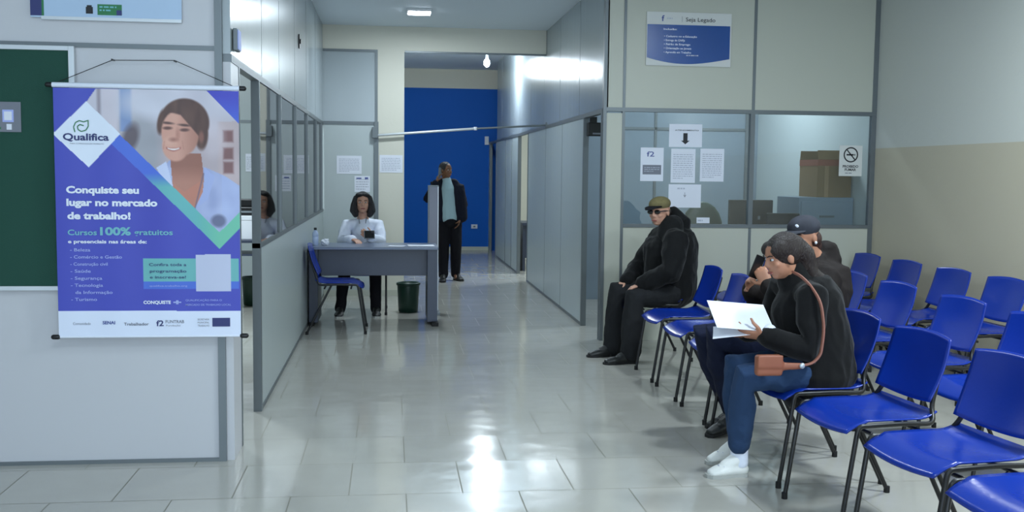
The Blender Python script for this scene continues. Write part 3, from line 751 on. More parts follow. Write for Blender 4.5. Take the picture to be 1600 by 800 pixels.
def el(x, y, cx, cy, rx, ry, a=0):
    dx, dy = x-cx, y-cy; c, s = math.cos(a), math.sin(a); u = (dx*c+dy*s)/rx; v = (-dx*s+dy*c)/ry
    return (math.hypot(u, v)-1)*min(rx, ry)
def mixc(a, b, t): return tuple(p*(1-t)+q*t for p, q in zip(a, b))
def half(x, y, x0, y0, x1, y1):
    """signed distance left of line"""
    dx, dy = x1-x0, y1-y0; l = math.hypot(dx, dy); return ((x-x0)*dy-(y-y0)*dx)/l
def portrait(x, y):
    c = (206, 202, 214)
    n = noise.noise(Vector((x*.02, y*.03, 3)))
    if y > 180: c = mixc(c, (186, 172, 178), min(1, (y-180)/40))
    c = mixc(c, (168, 168, 176), soft(el(x, y, 215, 230, 34, 60), 20))
    c = mixc(c, (150, 140, 150), soft(abs(x-151)-3, 4)*(y < 200)*.8)
    c = mixc(c, (126, 150, 196), soft(abs(x-193)-9, 5)*(y < 205)*.9)
    c = mixc(c, (214, 205, 214), soft(abs(x-168)-12, 6)*(y < 215)*.7)
    c = mixc(c, (96, 84, 92), soft(el(x, y, 200, 215, 12, 22, .3), 8)*.9)
    c = mixc(c, (214, 214, 226), soft(el(x, y, 235, 160, 50, 24), 20)*.8)
    # building windows right
    c = mixc(c, (196, 176, 178), soft(abs(x-358)-18, 6)*(y > 190)*.8)
    for wy in (213, 240, 262): c = mixc(c, (120, 78, 78), soft(max(abs(x-356)-8, abs(y-wy)-9), 4)*.85)
    c = mixc(c, (206, 196, 204), soft(el(x, y, 332, 215, 18, 30), 12)*.5)
    c = tuple(v*(1+.06*n) for v in c)
    # shirt
    sh = (150, 160, 204)
    body = [(240, 268), (262, 250), (320, 262), (352, 276), (376, 292), (376, 400), (200, 400)]
    if inpoly(x, y, body):
        t = noise.noise(Vector((x*.05, y*.05, 1))); c = mixc(sh, (192, 202, 236), .5+.5*t)
        if x > 345: c = mixc(c, (176, 190, 232), .5)
    # neck
    neckp = [(262, 240), (312, 240), (318, 290), (300, 326), (284, 310), (266, 292)]
    if inpoly(x, y, neckp): c = mixc((186, 130, 112), (146, 96, 82), max(0, min(1, (284-y)/26))*.75)
    if inpoly(x, y, [(266, 286), (284, 300), (312, 282), (316, 300), (300, 328), (282, 312)]): c = (196, 130, 110)
    # collar
    for P, k in (([(240, 262), (256, 252), (266, 290), (262, 300)], (206, 214, 242)), ([(318, 262), (334, 276), (322, 312), (300, 328), (314, 300)], (170, 182, 226))):
        if inpoly(x, y, P): c = k
    c = mixc(c, (90, 92, 130), soft(abs(half(x, y, 316, 270, 300, 330))-1, 2)*(y > 270)*(y < 332)*.7)
    c = mixc(c, (80, 84, 112), soft(el(x, y, 339, 346, 12, 10), 5)*.7)
    # hair
    d = min(el(x, y, 286, 192, 40, 38), el(x, y, 313, 208, 11, 26), el(x, y, 251, 190, 8, 20, .2))
    c = mixc(c, mixc((74, 50, 48), (112, 82, 70), .5+.5*noise.noise(Vector((x*.12, y*.03, 5)))), soft(d, 3))
    # face
    f = min(el(x, y, 279, 208, 30, 36, -.05), el(x, y, 271, 228, 21, 24, -.1))
    fc = mixc((214, 160, 142), (176, 124, 108), max(0, min(1, (x-274)/36)))
    face = soft(f, 3)*soft(-(y-(175+abs(x-262)*.25+max(0, x-280)*.9)), 3)
    c = mixc(c, fc, face)
    if face > .5:
        c = mixc(c, (226, 178, 160), soft(el(x, y, 262, 222, 9, 7), 8)*.6)
        c = mixc(c, (222, 172, 154), soft(el(x, y, 264, 184, 12, 8), 8)*.5)
        for ex, ey in ((259, 200), (286, 203)):
            c = mixc(c, (92, 60, 56), soft(el(x, y, ex, ey, 7, 2.4), 2)*.9); c = mixc(c, (60, 40, 40), soft(el(x, y, ex, ey-8+(.5 if ex > 270 else 0), 9, 1.8, .1), 2)*.8)
        c = mixc(c, (150, 96, 84), soft(el(x, y, 268, 218, 6, 3), 4)*.7); c = mixc(c, (170, 112, 98), soft(el(x, y, 275, 210, 3, 9), 4)*.5)
        sm = 231.5+((x-268)**2)*(-.022)     # upturned smile
        c = mixc(c, (168, 92, 88), soft(max(abs(x-268)-11.5, abs(y-sm-2.2)-2.6+abs(x-268)*.12), 2))
        c = mixc(c, (240, 232, 230), soft(max(abs(x-268)-9.5, abs(y-sm-1.8)-1.4+abs(x-268)*.06), 1.2))
        c = mixc(c, (182, 122, 108), soft(abs(abs(x-268)-15-(y-226)*.15)-.6, 1.5)*.5*(220 < y < 233))
    c = mixc(c, (150, 100, 88), soft(el(x, y, 313, 214, 4, 9), 3)*.8)
    return c
def poster_col(x, y):
    if y > 489-(x-80)*.001: c = (226, 234, 252); return c
    c = (64, 68, 178)
    c = mixc(c, (74, 86, 194), .5+.5*noise.noise(Vector((x*.015, y*.004, 2)))*.8)
    # chevron band
    d1 = half(x, y, 182, 209, 340, 364); d2 = half(x, y, 340, 364, 374, 332)
    if inpoly(x, y, BAND) or inpoly(x, y, [(182, 209), (160, 215), (340, 390), (340, 364)]):
        t = max(0, min(1, (y-270)/22)); c = mixc((76, 112, 218), (104, 184, 186), t)
        if x > 300: c = mixc(c, (112, 196, 168), min(1, (x-300)/40))
    if 216 < x < 371 and 405.5 < y < 442: c = (108, 182, 182)
    if 216 < x < 371 and 442 <= y < 454: c = (74, 112, 214)
    if inpoly(x, y, PHOTO): c = portrait(x, y)
    if inpoly(x, y, TRI): c = mixc((62, 66, 190), (70, 110, 220), max(0, min(1, (y-150)/50)))
    if inpoly(x, y, DIA): c = (230, 238, 252)
    if 301 < x < 358 and 399 < y < 457.5: c = (196, 202, 226)
    return c
poster = empty('hanging_poster', (-1.19, PY_, PZ0)); tag(poster, 'blue hanging poster with a smiling woman and white diamond logo on the left wall', 'poster')
LX, LY, LZ = poster.location
NU, NV = 294, 392
verts = []; cols = []
for j in range(NV+1):
    for i in range(NU+1):
        px = 80+i*(293.5/NU); a, b = yt(px), yb(px); py = a+(b-a)*j/NV
        x, z = uv(px, py); verts.append((x-LX, 0-.0012*math.sin(px*.08), z-LZ)); cols.append(poster_col(px, py))
faces = [(j*(NU+1)+i, (j+1)*(NU+1)+i, (j+1)*(NU+1)+i+1, j*(NU+1)+i+1) for j in range(NV) for i in range(NU)]
me = bpy.data.meshes.new('printed_sheet'); me.from_pydata(verts, [], faces); at = me.color_attributes.new('print', 'FLOAT_COLOR', 'POINT')
flat = []
for c in cols: flat.extend((*lin(tuple(max(0, min(255, v)) for v in c)), 1))
at.data.foreach_set('color', flat); me.materials.append(MT['poster']); link(bpy.data.objects.new('printed_sheet', me), poster)
BX('sheet_backing', 'paper', PX0-LX, PX1-LX, .002, .004, 0, PZ1-PZ0, poster)
def ptext(s, px0, px1, pyb, cap, m='whiteprint', bold=.03, name='lettering'):
    x0, z = uv(px0, pyb); x1, z1 = uv(px1, pyb)
    return text(name, m, s, x0-LX, x1-LX, z-LZ, cap*.00311, -.003, poster, bold, 0)
ptext('Conquiste seu', 97, 212, 301, 10.5, bold=.045); ptext('lugar no mercado', 97, 241, 321, 10.5, bold=.045); ptext('de trabalho!', 98, 198, 342, 10.5, bold=.045)
ptext('Cursos', 98, 144, 367.5, 8.5, 'tealprint', .02); ptext('100%', 149, 198, 367.5, 12, 'tealprint', .04); ptext('gratuitos', 203, 265, 367.5, 8.5, 'tealprint', .02)
ptext('e presenciais nas áreas de:', 98, 223, 380.5, 5.5, 'whiteprint', .03)
for i, (s, w) in enumerate((('- Beleza', 133), ('- Comércio e Gestão', 183), ('- Construção civil', 160), ('- Saúde', 133), ('- Segurança', 151), ('- Tecnologia', 152), ('  da Informação', 167), ('- Turismo', 142))):
    ptext(s.strip(), 108 if i == 6 else 101, w, 393.5+i*11.3, 5, 'paleprint', .012)
ptext('Confira toda a', 226, 286, 417, 4.6, 'navyprint', .01); ptext('programação', 227, 286, 427.3, 4.6, 'navyprint', .01); ptext('e inscreva-se!', 227, 285, 437, 4.6, 'navyprint', .01)
ptext('qualifica.trabalho.org', 226, 287, 450, 2.6, 'paleprint', .005)
ptext('CONQUISTE', 216, 260, 477.5, 5, 'whiteprint', .04); ptext('+', 264, 277, 479, 8, 'paleprint', .05, 'emblem')
ptext('QUALIFICAÇÃO PARA O', 284, 343, 473.2, 3, 'paleprint', .005); ptext('MERCADO DE TRABALHO LOCAL', 284, 358, 480.5, 3, 'paleprint', .005)
ptext('Qualifica', 94, 166, 218, 10.5, 'navyprint', .025, 'logo_lettering'); ptext('PARA O MERCADO DE TRABALHO', 105, 158, 224.5, 2, 'ink_grey', .0, 'logo_lettering')
bm = bmesh.new()
def pstroke(bm, pts, w):
    for (a, b), (c, d_) in zip(pts[:-1], pts[1:]):
        dx, dy = c-a, d_-b; l = math.hypot(dx, dy) or 1; nx, ny = -dy/l*w/2, dx/l*w/2; q = []
        for X, Y in ((a+nx, b+ny), (c+nx, d_+ny), (c-nx, d_-ny), (a-nx, b-ny)):
            x, z = uv(X, Y); q.append(bm.verts.new((x-LX, -.003, z-LZ)))
        bm.faces.new(q)
pstroke(bm, [(113, 206), (111, 198), (114, 191), (120, 188), (127, 190), (133, 188)], 1.6); pstroke(bm, [(134, 187), (134, 197), (130, 203), (123, 205), (118, 202), (117, 197), (121, 194), (127, 196)], 1.6)
newobj('logo_mark', bm, 'greenprint', poster)
ptext('Comunidade', 103, 131, 511, 4, 'ink_grey', .0); ptext('SENAI', 150, 170, 510, 5, 'ink_blue', .03); ptext('Trabalhador', 184, 224, 512, 4.4, 'ink_grey', .02)
ptext('f2', 236, 248, 513, 9, 'navyprint', .02, 'emblem'); ptext('FUNTRAB', 251, 281, 508.5, 5, 'ink_grey', .01); ptext('Fundação', 252, 275, 513.5, 2.6, 'ink_grey', .0)
ptext('SECRETARIA', 303, 322, 504, 3, 'ink_grey', .0); ptext('MUNICIPAL', 303, 322, 509, 3, 'ink_grey', .0); ptext('TRABALHO', 303, 322, 514, 3, 'ink_grey', .0)
bm = bmesh.new()
x0, z0 = uv(327, 514); x1, z1 = uv(356, 500); box(bm, x0-LX, x1-LX, -.0032, -.001, z0-LZ, z1-LZ, .0); newobj('emblem_block', bm, 'navyprint', poster)
ptext('GOVERNO', 331, 353, 508.5, 3.4, 'paleprint', .0)
W2 = (PX1-PX0)/2
for z, nm in ((PZ1-PZ0+.014, 'top_rod'), (-.004, 'bottom_rod')):
    TUBE(nm, 'whiteprint', [(-W2-.002, .003, z), (W2+.002, .003, z)], .0125 if nm == 'top_rod' else .006, poster)
    for s in (-1, 1): TUBE('end_cap', 'black_plastic', [(s*(W2+.006), .003, z), (s*(W2+.026), .003, z)], .0125, poster)
zt = PZ1-PZ0+.014
TUBE('hanging_string', 'rubber', [(-W2+.02, .003, zt+.012), (-1.36-LX, .04, 2.03-LZ), (-1.063-LX, .04, 2.036-LZ), (W2-.03, .003, zt+.012)], .002, poster, 6)
for x in (-1.36, -1.063): BX('nail', 'steel', x-LX-.003, x-LX+.003, .03, .08, 2.03-LZ, 2.036-LZ, poster)

# ================================================================== PEOPLE
def V(*a): return Vector(a)
def hand(bm, wrist, d, palm_n, thumb_side, curl=.6, s=1.0):
    """palm, four fingers, thumb; d = finger direction, palm_n = direction the palm faces"""
    d = Vector(d).normalized(); n = Vector(palm_n); n = (n-d*n.dot(d)).normalized(); t = Vector(thumb_side); t = (t-d*t.dot(d)-n*t.dot(n)).normalized()
    w = Vector(wrist)
    loft(bm, [w, w+d*.035*s, w+d*.085*s], [(.020*s, .026*s), (.016*s, .038*s), (.013*s, .040*s)], 12, ref=t)
    ln = (.070, .078, .073, .058)
    for k in range(4):
        off = t*(.030-.020*k)*s; p = w+d*(.082-.004*abs(k-1))*s+off; pts = [p]; a = 0
        seg = ln[k]*s/3
        for j in range(3):
            a += curl*(.55 if j == 0 else .7); q = pts[-1]+(d*math.cos(a)+n*math.sin(a))*seg; pts.append(q)
        loft(bm, pts, [.0088*s, .0085*s, .0078*s, .0065*s], 8)
    p = w+d*.025*s+t*.026*s; dt = (t*.8+d*.55+n*.35).normalized(); q = p+dt*.035*s; dt2 = (t*.3+d*.8+n*.5).normalized()
    loft(bm, [p, q, q+dt2*.030*s, q+(dt2+n*.3).normalized()*.052*s], [.013*s, .0105*s, .0095*s, .0075*s], 8)
def head(bm, c, f, u, s=1.0):
    """c = centre of head; f forward; u up"""
    f = Vector(f).normalized(); u = Vector(u); u = (u-f*u.dot(f)).normalized(); sd = u.cross(f).normalized()
    M = Matrix((sd, f, u)).transposed()
    def p(a, b, cc): return Vector(c)+(sd*a+f*b+u*cc)*s
    ell(bm, p(0, -.012, .025), (.074*s, .094*s, .088*s), M, 24)
    ell(bm, p(0, .018, -.030), (.060*s, .070*s, .080*s), M, 20)
    ell(bm, p(0, .048, -.082), (.030*s, .030*s, .022*s), M)
    ell(bm, p(0, .062, .028), (.052*s, .020*s, .014*s), M)             # brow
    loft(bm, [p(0, .080, .020), p(0, .098, -.018), p(0, .088, -.026)], [.007*s, .012*s, .010*s], 10)
    for k in (-1, 1):
        ell(bm, p(k*.012, .088, -.026), (.008*s, .009*s, .007*s), M)
        ell(bm, p(k*.038, .058, -.022), (.020*s, .020*s, .018*s), M)   # cheek
        ell(bm, p(k*.076, -.008, -.008), (.009*s, .018*s, .030*s), M)  # ear
    ell(bm, p(0, .080, -.054), (.022*s, .012*s, .006*s), M); ell(bm, p(0, .079, -.064), (.019*s, .011*s, .007*s), M)
    return M, p
def face_bits(root, M, p, s=1.0, brow='hair_dark', eyes=True, lips='lips'):
    if eyes:
        for k in (-1, 1):
            bm = bmesh.new(); ell(bm, p(k*.030, .0735, .008), (.013*s, .009*s, .0065*s), M, 12); e = newobj('eye', bm, 'eyewhite', root, True)
            bm = bmesh.new(); ell(bm, p(k*.030, .0805, .008), (.006*s, .004*s, .006*s), M, 10); newobj('iris', bm, 'ink', e, True)
            bm = bmesh.new(); loft(bm, [p(k*.016, .088, .026), p(k*.032, .084, .031), p(k*.046, .074, .027)], [.003*s, .0038*s, .0025*s], 8); newobj('eyebrow', bm, brow, root, True)
    bm = bmesh.new(); loft(bm, [p(-.022, .086, -.058), p(0, .0935, -.057), p(.022, .086, -.058)], [(.003*s, .005*s), (.0045*s, .007*s), (.003*s, .005*s)], 8); newobj('mouth', bm, lips, root, True)
def shoe(bm, heel, toe, w=.050, h=.075):
    heel = Vector(heel); toe = Vector(toe); d = (toe-heel); L = d.length; d.normalize()
    u = V(0, 0, 1)
    loft(bm, [heel+u*.035+d*.02, heel+u*.038+d*L*.35, heel+u*.03+d*L*.7, toe+u*.022-d*.03], [(w*.75, .034), (w*.85, .036), (w, .028), (w*.8, .02)], 12, ref=u)
    loft(bm, [heel+u*.045+d*.035, heel+u*h*1.3+d*.03], [w*.75, w*.78], 12)
    loft(bm, [heel+u*.085+d*.045, heel+u*.05+d*L*.5], [w*.8, w*.72], 12)
def sole(name, root, heel, toe, w=.05, m='sole', z=0.0):
    heel = Vector(heel); toe = Vector(toe); d = (toe-heel); L = d.length; d.normalize(); s = d.cross(V(0, 0, 1)).normalized(); bm = bmesh.new()
    prof = [(0, .6), (.03, .8), (.3, .72), (.7, 1), (.9, .85), (1, .35)]
    ring = [heel+d*L*t+s*w*k for t, k in prof]+[heel+d*L*t-s*w*k for t, k in reversed(prof)]
    a = [bm.verts.new(p+V(0, 0, z)) for p in ring]; b = [bm.verts.new(p+V(0, 0, z+.018)) for p in ring]
    n = len(a); bm.faces.new(a[::-1]); bm.faces.new(b)
    for i in range(n): bm.faces.new((a[i], a[(i+1) % n], b[(i+1) % n], b[i]))
    return newobj(name, bm, m, root)
def person(name, base, label):
    o = empty(name, base); tag(o, label, 'person'); return o
def fin(root):
    """children were built in world coordinates: hang them under the root without moving them"""
    inv = Matrix.Translation(-Vector(root.location))
    for c in kids(root):
        c.data.transform(inv)
        for g in kids(c):
            if g.data: g.data.transform(inv)
            for h in kids(g): h.data.transform(inv)

def seated(root, J, skin, top, legm, shoem, topr, legr, belly=(.15, .12), solem='rubber', body_v=.006, lv=.009, disp_t=.008, disp_l=.005, hem=None):
    """J joints: neck chest waist pelvis, sh/el/wr/hip/kn/an/heel/toe for side a,b; also head centre etc."""
    bm = bmesh.new(); M, p = head(bm, J['head'], J['face'], J['up'], J.get('hs', 1.0))
    loft(bm, [J['head']+(p(0, -.02, -.05)-J['head']), J['neck'], J['chest'], J['waist'], J['pelvis']], [.050, .056, (.13, .09), (.12, .09), (.14, .10)], 16, ref=J['side'])
    for k in 'ab':
        loft(bm, [J['sh'+k], J['el'+k], J['wr'+k]], [.042, .034, .024], 12)
        hand(bm, J['wr'+k], *J['hand'+k])
        loft(bm, [J['hip'+k], J['kn'+k], J['an'+k]], [.07, .05, .035], 12)
        loft(bm, [J['an'+k], J['heel'+k]*.6+J['toe'+k]*.4+V(0, 0, .035)], [.034, .020], 10)
    blob('body', skin, bm, body_v, 3, parent=root)
    # trousers
    bm = bmesh.new()
    loft(bm, [J['waist'], J['pelvis']], [(legr[0]*1.6, legr[0]*1.25), (legr[0]*1.75, legr[0]*1.35)], 16, ref=J['side'])
    for k in 'ab':
        kn = J['kn'+k]; an = J['an'+k]; hp = J['hip'+k]
        loft(bm, [hp, hp.lerp(kn, .5), kn, kn.lerp(an, .35), an.lerp(kn, J.get('cuff', -.06))], [legr[0], legr[0]*.95, legr[1], legr[1]*.92, legr[2]], 16)
    blob('trousers', legm, bm, lv, 2, disp_l*1.8, 11, parent=root)
    # shoes
    for k in 'ab':
        if 'sock' in J:
            b2 = bmesh.new(); an = J['an'+k]; loft(b2, [an.lerp(J['kn'+k], .22), an, an+V(0, 0, -.06)], [.046, .044, .046], 14); newobj('sock', b2, J['sock'], root, True)
        bm = bmesh.new(); shoe(bm, J['heel'+k], J['toe'+k]); s = blob('shoe', shoem, bm, .006, 2, parent=root)
        sole('sole', s, J['heel'+k], J['toe'+k], .046, solem)
        if 'laces' in J:
            b3 = bmesh.new(); hd, td = J['heel'+k], J['toe'+k]; dd = (td-hd).normalized(); LL = (td-hd).length; sd = dd.cross(V(0, 0, 1))
            for q in range(4):
                c_ = hd+dd*LL*(.42+.09*q)+V(0, 0, .086-.009*q); loft(b3, [c_-sd*.026+V(0, 0, -.012), c_, c_+sd*.026+V(0, 0, -.012)], [.004]*3, 8)
            newobj('laces', b3, 'ink_pale', s, True)
    # top
    bm = bmesh.new()
    loft(bm, [J['neck']-(J['neck']-J['chest'])*.12, J['chest'].lerp(J['neck'], .45), J['chest'], J['waist'], hem if hem is not None else J['pelvis']], topr, 20, ref=J['side'])
    for k in 'ab':
        sr_ = J.get('sleeve', (.075, .066, .052, .045))
        c = J['chest'].lerp(J['neck'], .45)
        loft(bm, [c.lerp(J['sh'+k], .3), J['sh'+k], J['sh'+k].lerp(J['el'+k], .5), J['el'+k], J['el'+k].lerp(J['wr'+k], .92)], [sr_[0]*.95, sr_[0], sr_[0]*.95, sr_[1], sr_[2]], 16)
    t = (top, bm)
    return M, p, t

# ---- man in sunglasses, far chair of the front row
r = person('person', (2.1, 8.12, 0), 'person in black hooded jacket, khaki cap and sunglasses sitting sideways on a blue chair')
J = dict(head=V(2.155, 8.07, 1.20), face=(-.72, -.66, -.12), up=(-.1, -.05, 1), side=V(0, 1, 0), neck=V(2.235, 8.10, 1.085), chest=V(2.27, 8.12, .93), waist=V(2.27, 8.12, .70), pelvis=V(2.26, 8.12, .56),
  sha=V(2.26, 7.92, .98), ela=V(2.20, 7.86, .73), wra=V(1.99, 7.95, .625), handa=((-1, .05, -.35), (-.2, 0, -1), (0, 1, 0), .5),
  shb=V(2.24, 8.33, .98), elb=V(2.10, 8.38, .74), wrb=V(1.93, 8.23, .62), handb=((-1, -.1, -.4), (-.2, 0, -1), (0, -1, 0), .5),
  hipa=V(2.24, 8.02, .54), kna=V(1.93, 7.93, .515), ana=V(1.90, 7.90, .11), heela=V(1.95, 7.90, 0), toea=V(1.67, 7.84, 0),
  hipb=V(2.24, 8.22, .54), knb=V(1.86, 8.24, .53), anb=V(1.83, 8.22, .11), heelb=V(1.87, 8.22, 0), toeb=V(1.60, 8.17, 0), sleeve=(.098, .086, .066, .05))
M, p, t = seated(r, J, 'skin_a', 'jacket', 'trouser_grey', 'shoe_black', [(.075, .075), (.20, .145), (.225, .175), (.215, .185), (.21, .17)], (.102, .092, .082), solem='rubber', hem=V(2.28, 8.12, .57))
loft(t[1], [V(2.30, 8.16, 1.03), V(2.33, 8.17, 1.12), V(2.29, 8.19, 1.17)], [(.12, .10), (.11, .09), (.07, .06)], 16, ref=(0, 1, 0))   # hood
loft(t[1], [V(2.24, 8.03, 1.02), V(2.25, 8.04, 1.09)], [(.11, .09), (.095, .08)], 16, ref=(0, 1, 0))
blob('jacket', 'jacket', t[1], .009, 2, .015, 9, parent=r)
bm = bmesh.new(); ell(bm, p(0, -.012, .062), (.084, .104, .062), M, 24); c = blob('cap', 'camo', bm, .006, 2, parent=r)
bm = bmesh.new(); loft(bm, [p(0, .06, .050), p(0, .115, .050), p(0, .155, .038)], [(.070, .012), (.062, .008), (.035, .005)], 16, ref=tuple(M.col[2])); newobj('brim', bm, 'black_cloth', c, True)
g = None
for k in (-1, 1):
    bm = bmesh.new(); ell(bm, p(k*.033, .083, .010), (.029, .009, .018), M, 16); e = newobj('sunglasses_lens', bm, 'lens', r, True)
    bm = bmesh.new(); loft(bm, [p(k*.060, .078, .014), p(k*.076, .04, .014), p(k*.080, -.01, .006)], [.004]*3, 8); newobj('temple_arm', bm, 'ink', e, True)
face_bits(r, M, p, 1, eyes=False)
bm = bmesh.new()
for k in range(2): ell(bm, p(0, -.05, -.01), (.074, .062, .05), M)
blob('hair', 'hair_dark', bm, .007, 1, parent=r)
fin(r)

# ---- woman with paper
r = person('person', (2.1, 4.88, 0), 'person in black blazer, jeans and white sneakers bending over a white sheet of paper')
J = dict(head=V(1.925, 4.86, 1.100), face=(-.93, -.12, -.28), up=(-.28, 0, .95), side=V(0, 1, 0), neck=V(1.995, 4.88, .985), chest=V(2.065, 4.88, .87), waist=V(2.12, 4.88, .68), pelvis=V(2.15, 4.88, .545),
  sha=V(2.02, 4.70, .925), ela=V(1.995, 4.65, .665), wra=V(1.80, 4.74, .725), handa=((-1, .15, .12), (-.1, .6, .8), (0, .3, 1), .55),
  shb=V(2.01, 5.06, .925), elb=V(1.95, 5.09, .70), wrb=V(1.80, 5.0, .70), handb=((-1, -.2, .1), (0, -.5, .8), (0, -.3, 1), .5),
  laces=1, cuff=.10, sock='white_cloth', hipa=V(2.15, 4.78, .53), kna=V(1.72, 4.78, .515), ana=V(1.735, 4.86, .13), heela=V(1.77, 4.86, 0), toea=V(1.56, 4.84, 0),
  hipb=V(2.17, 4.98, .53), knb=V(1.74, 4.99, .52), anb=V(1.80, 5.06, .14), heelb=V(1.84, 5.08, .02), toeb=V(1.63, 5.07, 0), sleeve=(.072, .066, .052, .045), hs=.96)
M, p, t = seated(r, J, 'skin_b', 'blazer', 'jeans', 'shoe_white', [(.085, .08), (.165, .115), (.18, .15), (.18, .17), (.215, .205)], (.088, .072, .058), solem='sole', hem=V(2.115, 4.88, .515))
loft(t[1], [V(2.0, 4.88, .985), V(1.985, 4.88, 1.035)], [(.085, .08), (.07, .068)], 14, ref=(0, 1, 0))
blob('blazer', 'blazer', t[1], .008, 2, .010, 10, parent=r)
bm = bmesh.new(); ell(bm, p(0, -.024, .030), (.082, .096, .092), M, 24); ell(bm, p(0, -.085, -.01), (.055, .05, .05), M); ell(bm, p(0, -.10, -.03), (.035, .035, .04), M)
for k in (-1, 1): ell(bm, p(k*.055, .020, .050), (.028, .055, .042), M)
loft(bm, [p(0, -.07, .03), p(0, -.115, -.03), V(2.07, 4.88, 1.01), V(2.15, 4.87, .95), V(2.21, 4.85, .86)], [.066, .062, .056, .05, .03], 14)
blob('hair', 'hair_dark', bm, .007, 2, .003, 30, parent=r)
face_bits(r, M, p, .96)
bm = bmesh.new(); loft(bm, [V(1.835, 4.73, .702), V(1.825, 4.735, .75)], [(.034, .034), (.034, .034)], 14); newobj('wristband', bm, 'whiteprint', r, True)
fin(r)
# the sheet she holds
f = lambda u, v: (1.688+u*.150, 4.84+v*.075+.01*u, .795-u*.018+v*.045+.02*(1-u*u)*0)
bm = polysheet(lambda u, v: (1.700+u*.145, 4.80+v*.085, .815-u*.012+v*.055), 8, 8, .0015)
o = newobj('paper_sheet', bm, 'paper'); tag(o, 'white sheet of paper held in the hands of the woman in black blazer', 'paper')
bm = polysheet(lambda u, v: (1.66+u*.10+v*.02, 4.79+v*.06, .745+v*.02+u*.01), 6, 6, .0015)
o = newobj('paper_sheet', bm, 'paper'); tag(o, 'lower folded white sheet under the held paper on the woman’s lap', 'paper')
# her handbag
o = empty('shoulder_bag', (1.93, 4.66, .60)); tag(o, 'brown leather shoulder bag on the lap of the woman in black blazer', 'bag')
bm = bmesh.new(); box(bm, -.215, -.085, -.065, -.015, -.045, .055, .012); box(bm, -.212, -.088, -.070, -.06, -.005, .057, .004); loft(bm, [V(-.10, -.05, .0), V(.0, -.07, .005)], [(.012, .022), (.009, .016)], 10, ref=(0, 0, 1)); blob('bag_body', 'brown_leather', bm, .006, 2, parent=o)
bm = bmesh.new(); sp_ = bend([V(-.01, -.072, .005), V(.05, -.085, .02), V(.085, -.088, .06), V(.10, -.085, .18), V(.09, -.06, .31), V(.06, .01, .385), V(.04, .08, .42), V(.03, .14, .43)], .05)
loft(bm, sp_, [(.006, .013)]*len(sp_), 8, ref=(0, 1, 0)); newobj('strap', bm, 'strap_leather', o, True)
bm = bmesh.new(); ell(bm, V(.0, -.082, .008), (.014, .008, .014)); newobj('buckle', bm, 'alu_light', o, True)

# ---- person in grey cap behind her
r = person('person', (2.2, 5.5, 0), 'person in grey cap and dark brown jacket sitting behind the woman who reads')
J = dict(head=V(2.315, 5.54, 1.155), face=(-.80, -.45, -.12), up=(-.1, 0, 1), side=V(0, 1, 0), neck=V(2.40, 5.56, 1.03), chest=V(2.42, 5.54, .89), waist=V(2.34, 5.52, .68), pelvis=V(2.26, 5.52, .55),
  sha=V(2.38, 5.36, .93), ela=V(2.22, 5.28, .78), wra=V(2.05, 5.36, .90), handa=((-.35, .3, .8), (.2, .9, 0), (-1, 0, .2), .7),
  shb=V(2.36, 5.74, .93), elb=V(2.14, 5.72, .76), wrb=V(2.03, 5.56, .86), handb=((-.3, -.5, .6), (.2, -.9, 0), (-1, 0, .2), .7),
  hipa=V(2.22, 5.44, .54), kna=V(1.80, 5.50, .60), ana=V(1.97, 5.62, .18), heela=V(2.02, 5.66, .04), toea=V(1.80, 5.60, .0),
  hipb=V(2.22, 5.62, .54), knb=V(1.80, 5.70, .57), anb=V(2.03, 5.80, .12), heelb=V(2.08, 5.82, 0), toeb=V(1.86, 5.80, 0), sleeve=(.082, .072, .056, .048), hs=.97)
M, p, t = seated(r, J, 'skin_b', 'brown_jacket', 'navy', 'shoe_black', [(.07, .07), (.18, .11), (.195, .145), (.19, .15), (.20, .16)], (.10, .088, .066), solem='rubber')
loft(t[1], [V(2.47, 5.58, 1.02), V(2.46, 5.58, 1.08)], [(.09, .06), (.075, .05)], 14, ref=(0, 1, 0))
blob('jacket', 'brown_jacket', t[1], .009, 2, .014, 9, parent=r)
bm = bmesh.new(); ell(bm, p(0, -.012, .060), (.085, .103, .068), M, 24); c = blob('cap', 'cap_grey', bm, .006, 2, parent=r)
bm = bmesh.new(); loft(bm, [p(0, .06, .045), p(0, .115, .043), p(0, .15, .030)], [(.070, .012), (.062, .008), (.035, .005)], 16, ref=tuple(M.col[2])); newobj('brim', bm, 'cap_grey', c, True)
bm = bmesh.new(); ell(bm, p(.02, .078, .075), (.018, .008, .014), M); newobj('emblem', bm, 'white_cloth', c, True)
bm = bmesh.new(); ell(bm, p(0, -.045, -.015), (.080, .068, .062), M); ell(bm, p(0, -.07, -.06), (.06, .05, .06), M); blob('hair', 'hair_brown', bm, .007, 2, parent=r)
bm = bmesh.new(); ell(bm, p(-.086, .0, -.030), (.007, .009, .009), M); ell(bm, p(.086, .0, -.030), (.007, .009, .009), M); newobj('earring', bm, 'white_plastic', r, True)
face_bits(r, M, p, .97)
fin(r)
o = empty('mobile_phone', (2.00, 5.41, 1.0)); o.rotation_euler = (.2, .3, .5); tag(o, 'dark mobile phone held up by the person in grey cap', 'phone')
BX('phone_body', 'black_plastic', -.035, .035, -.004, .004, -.065, .065, o, .003); BX('screen', 'lens', -.031, .031, .004, .005, -.058, .058, o)

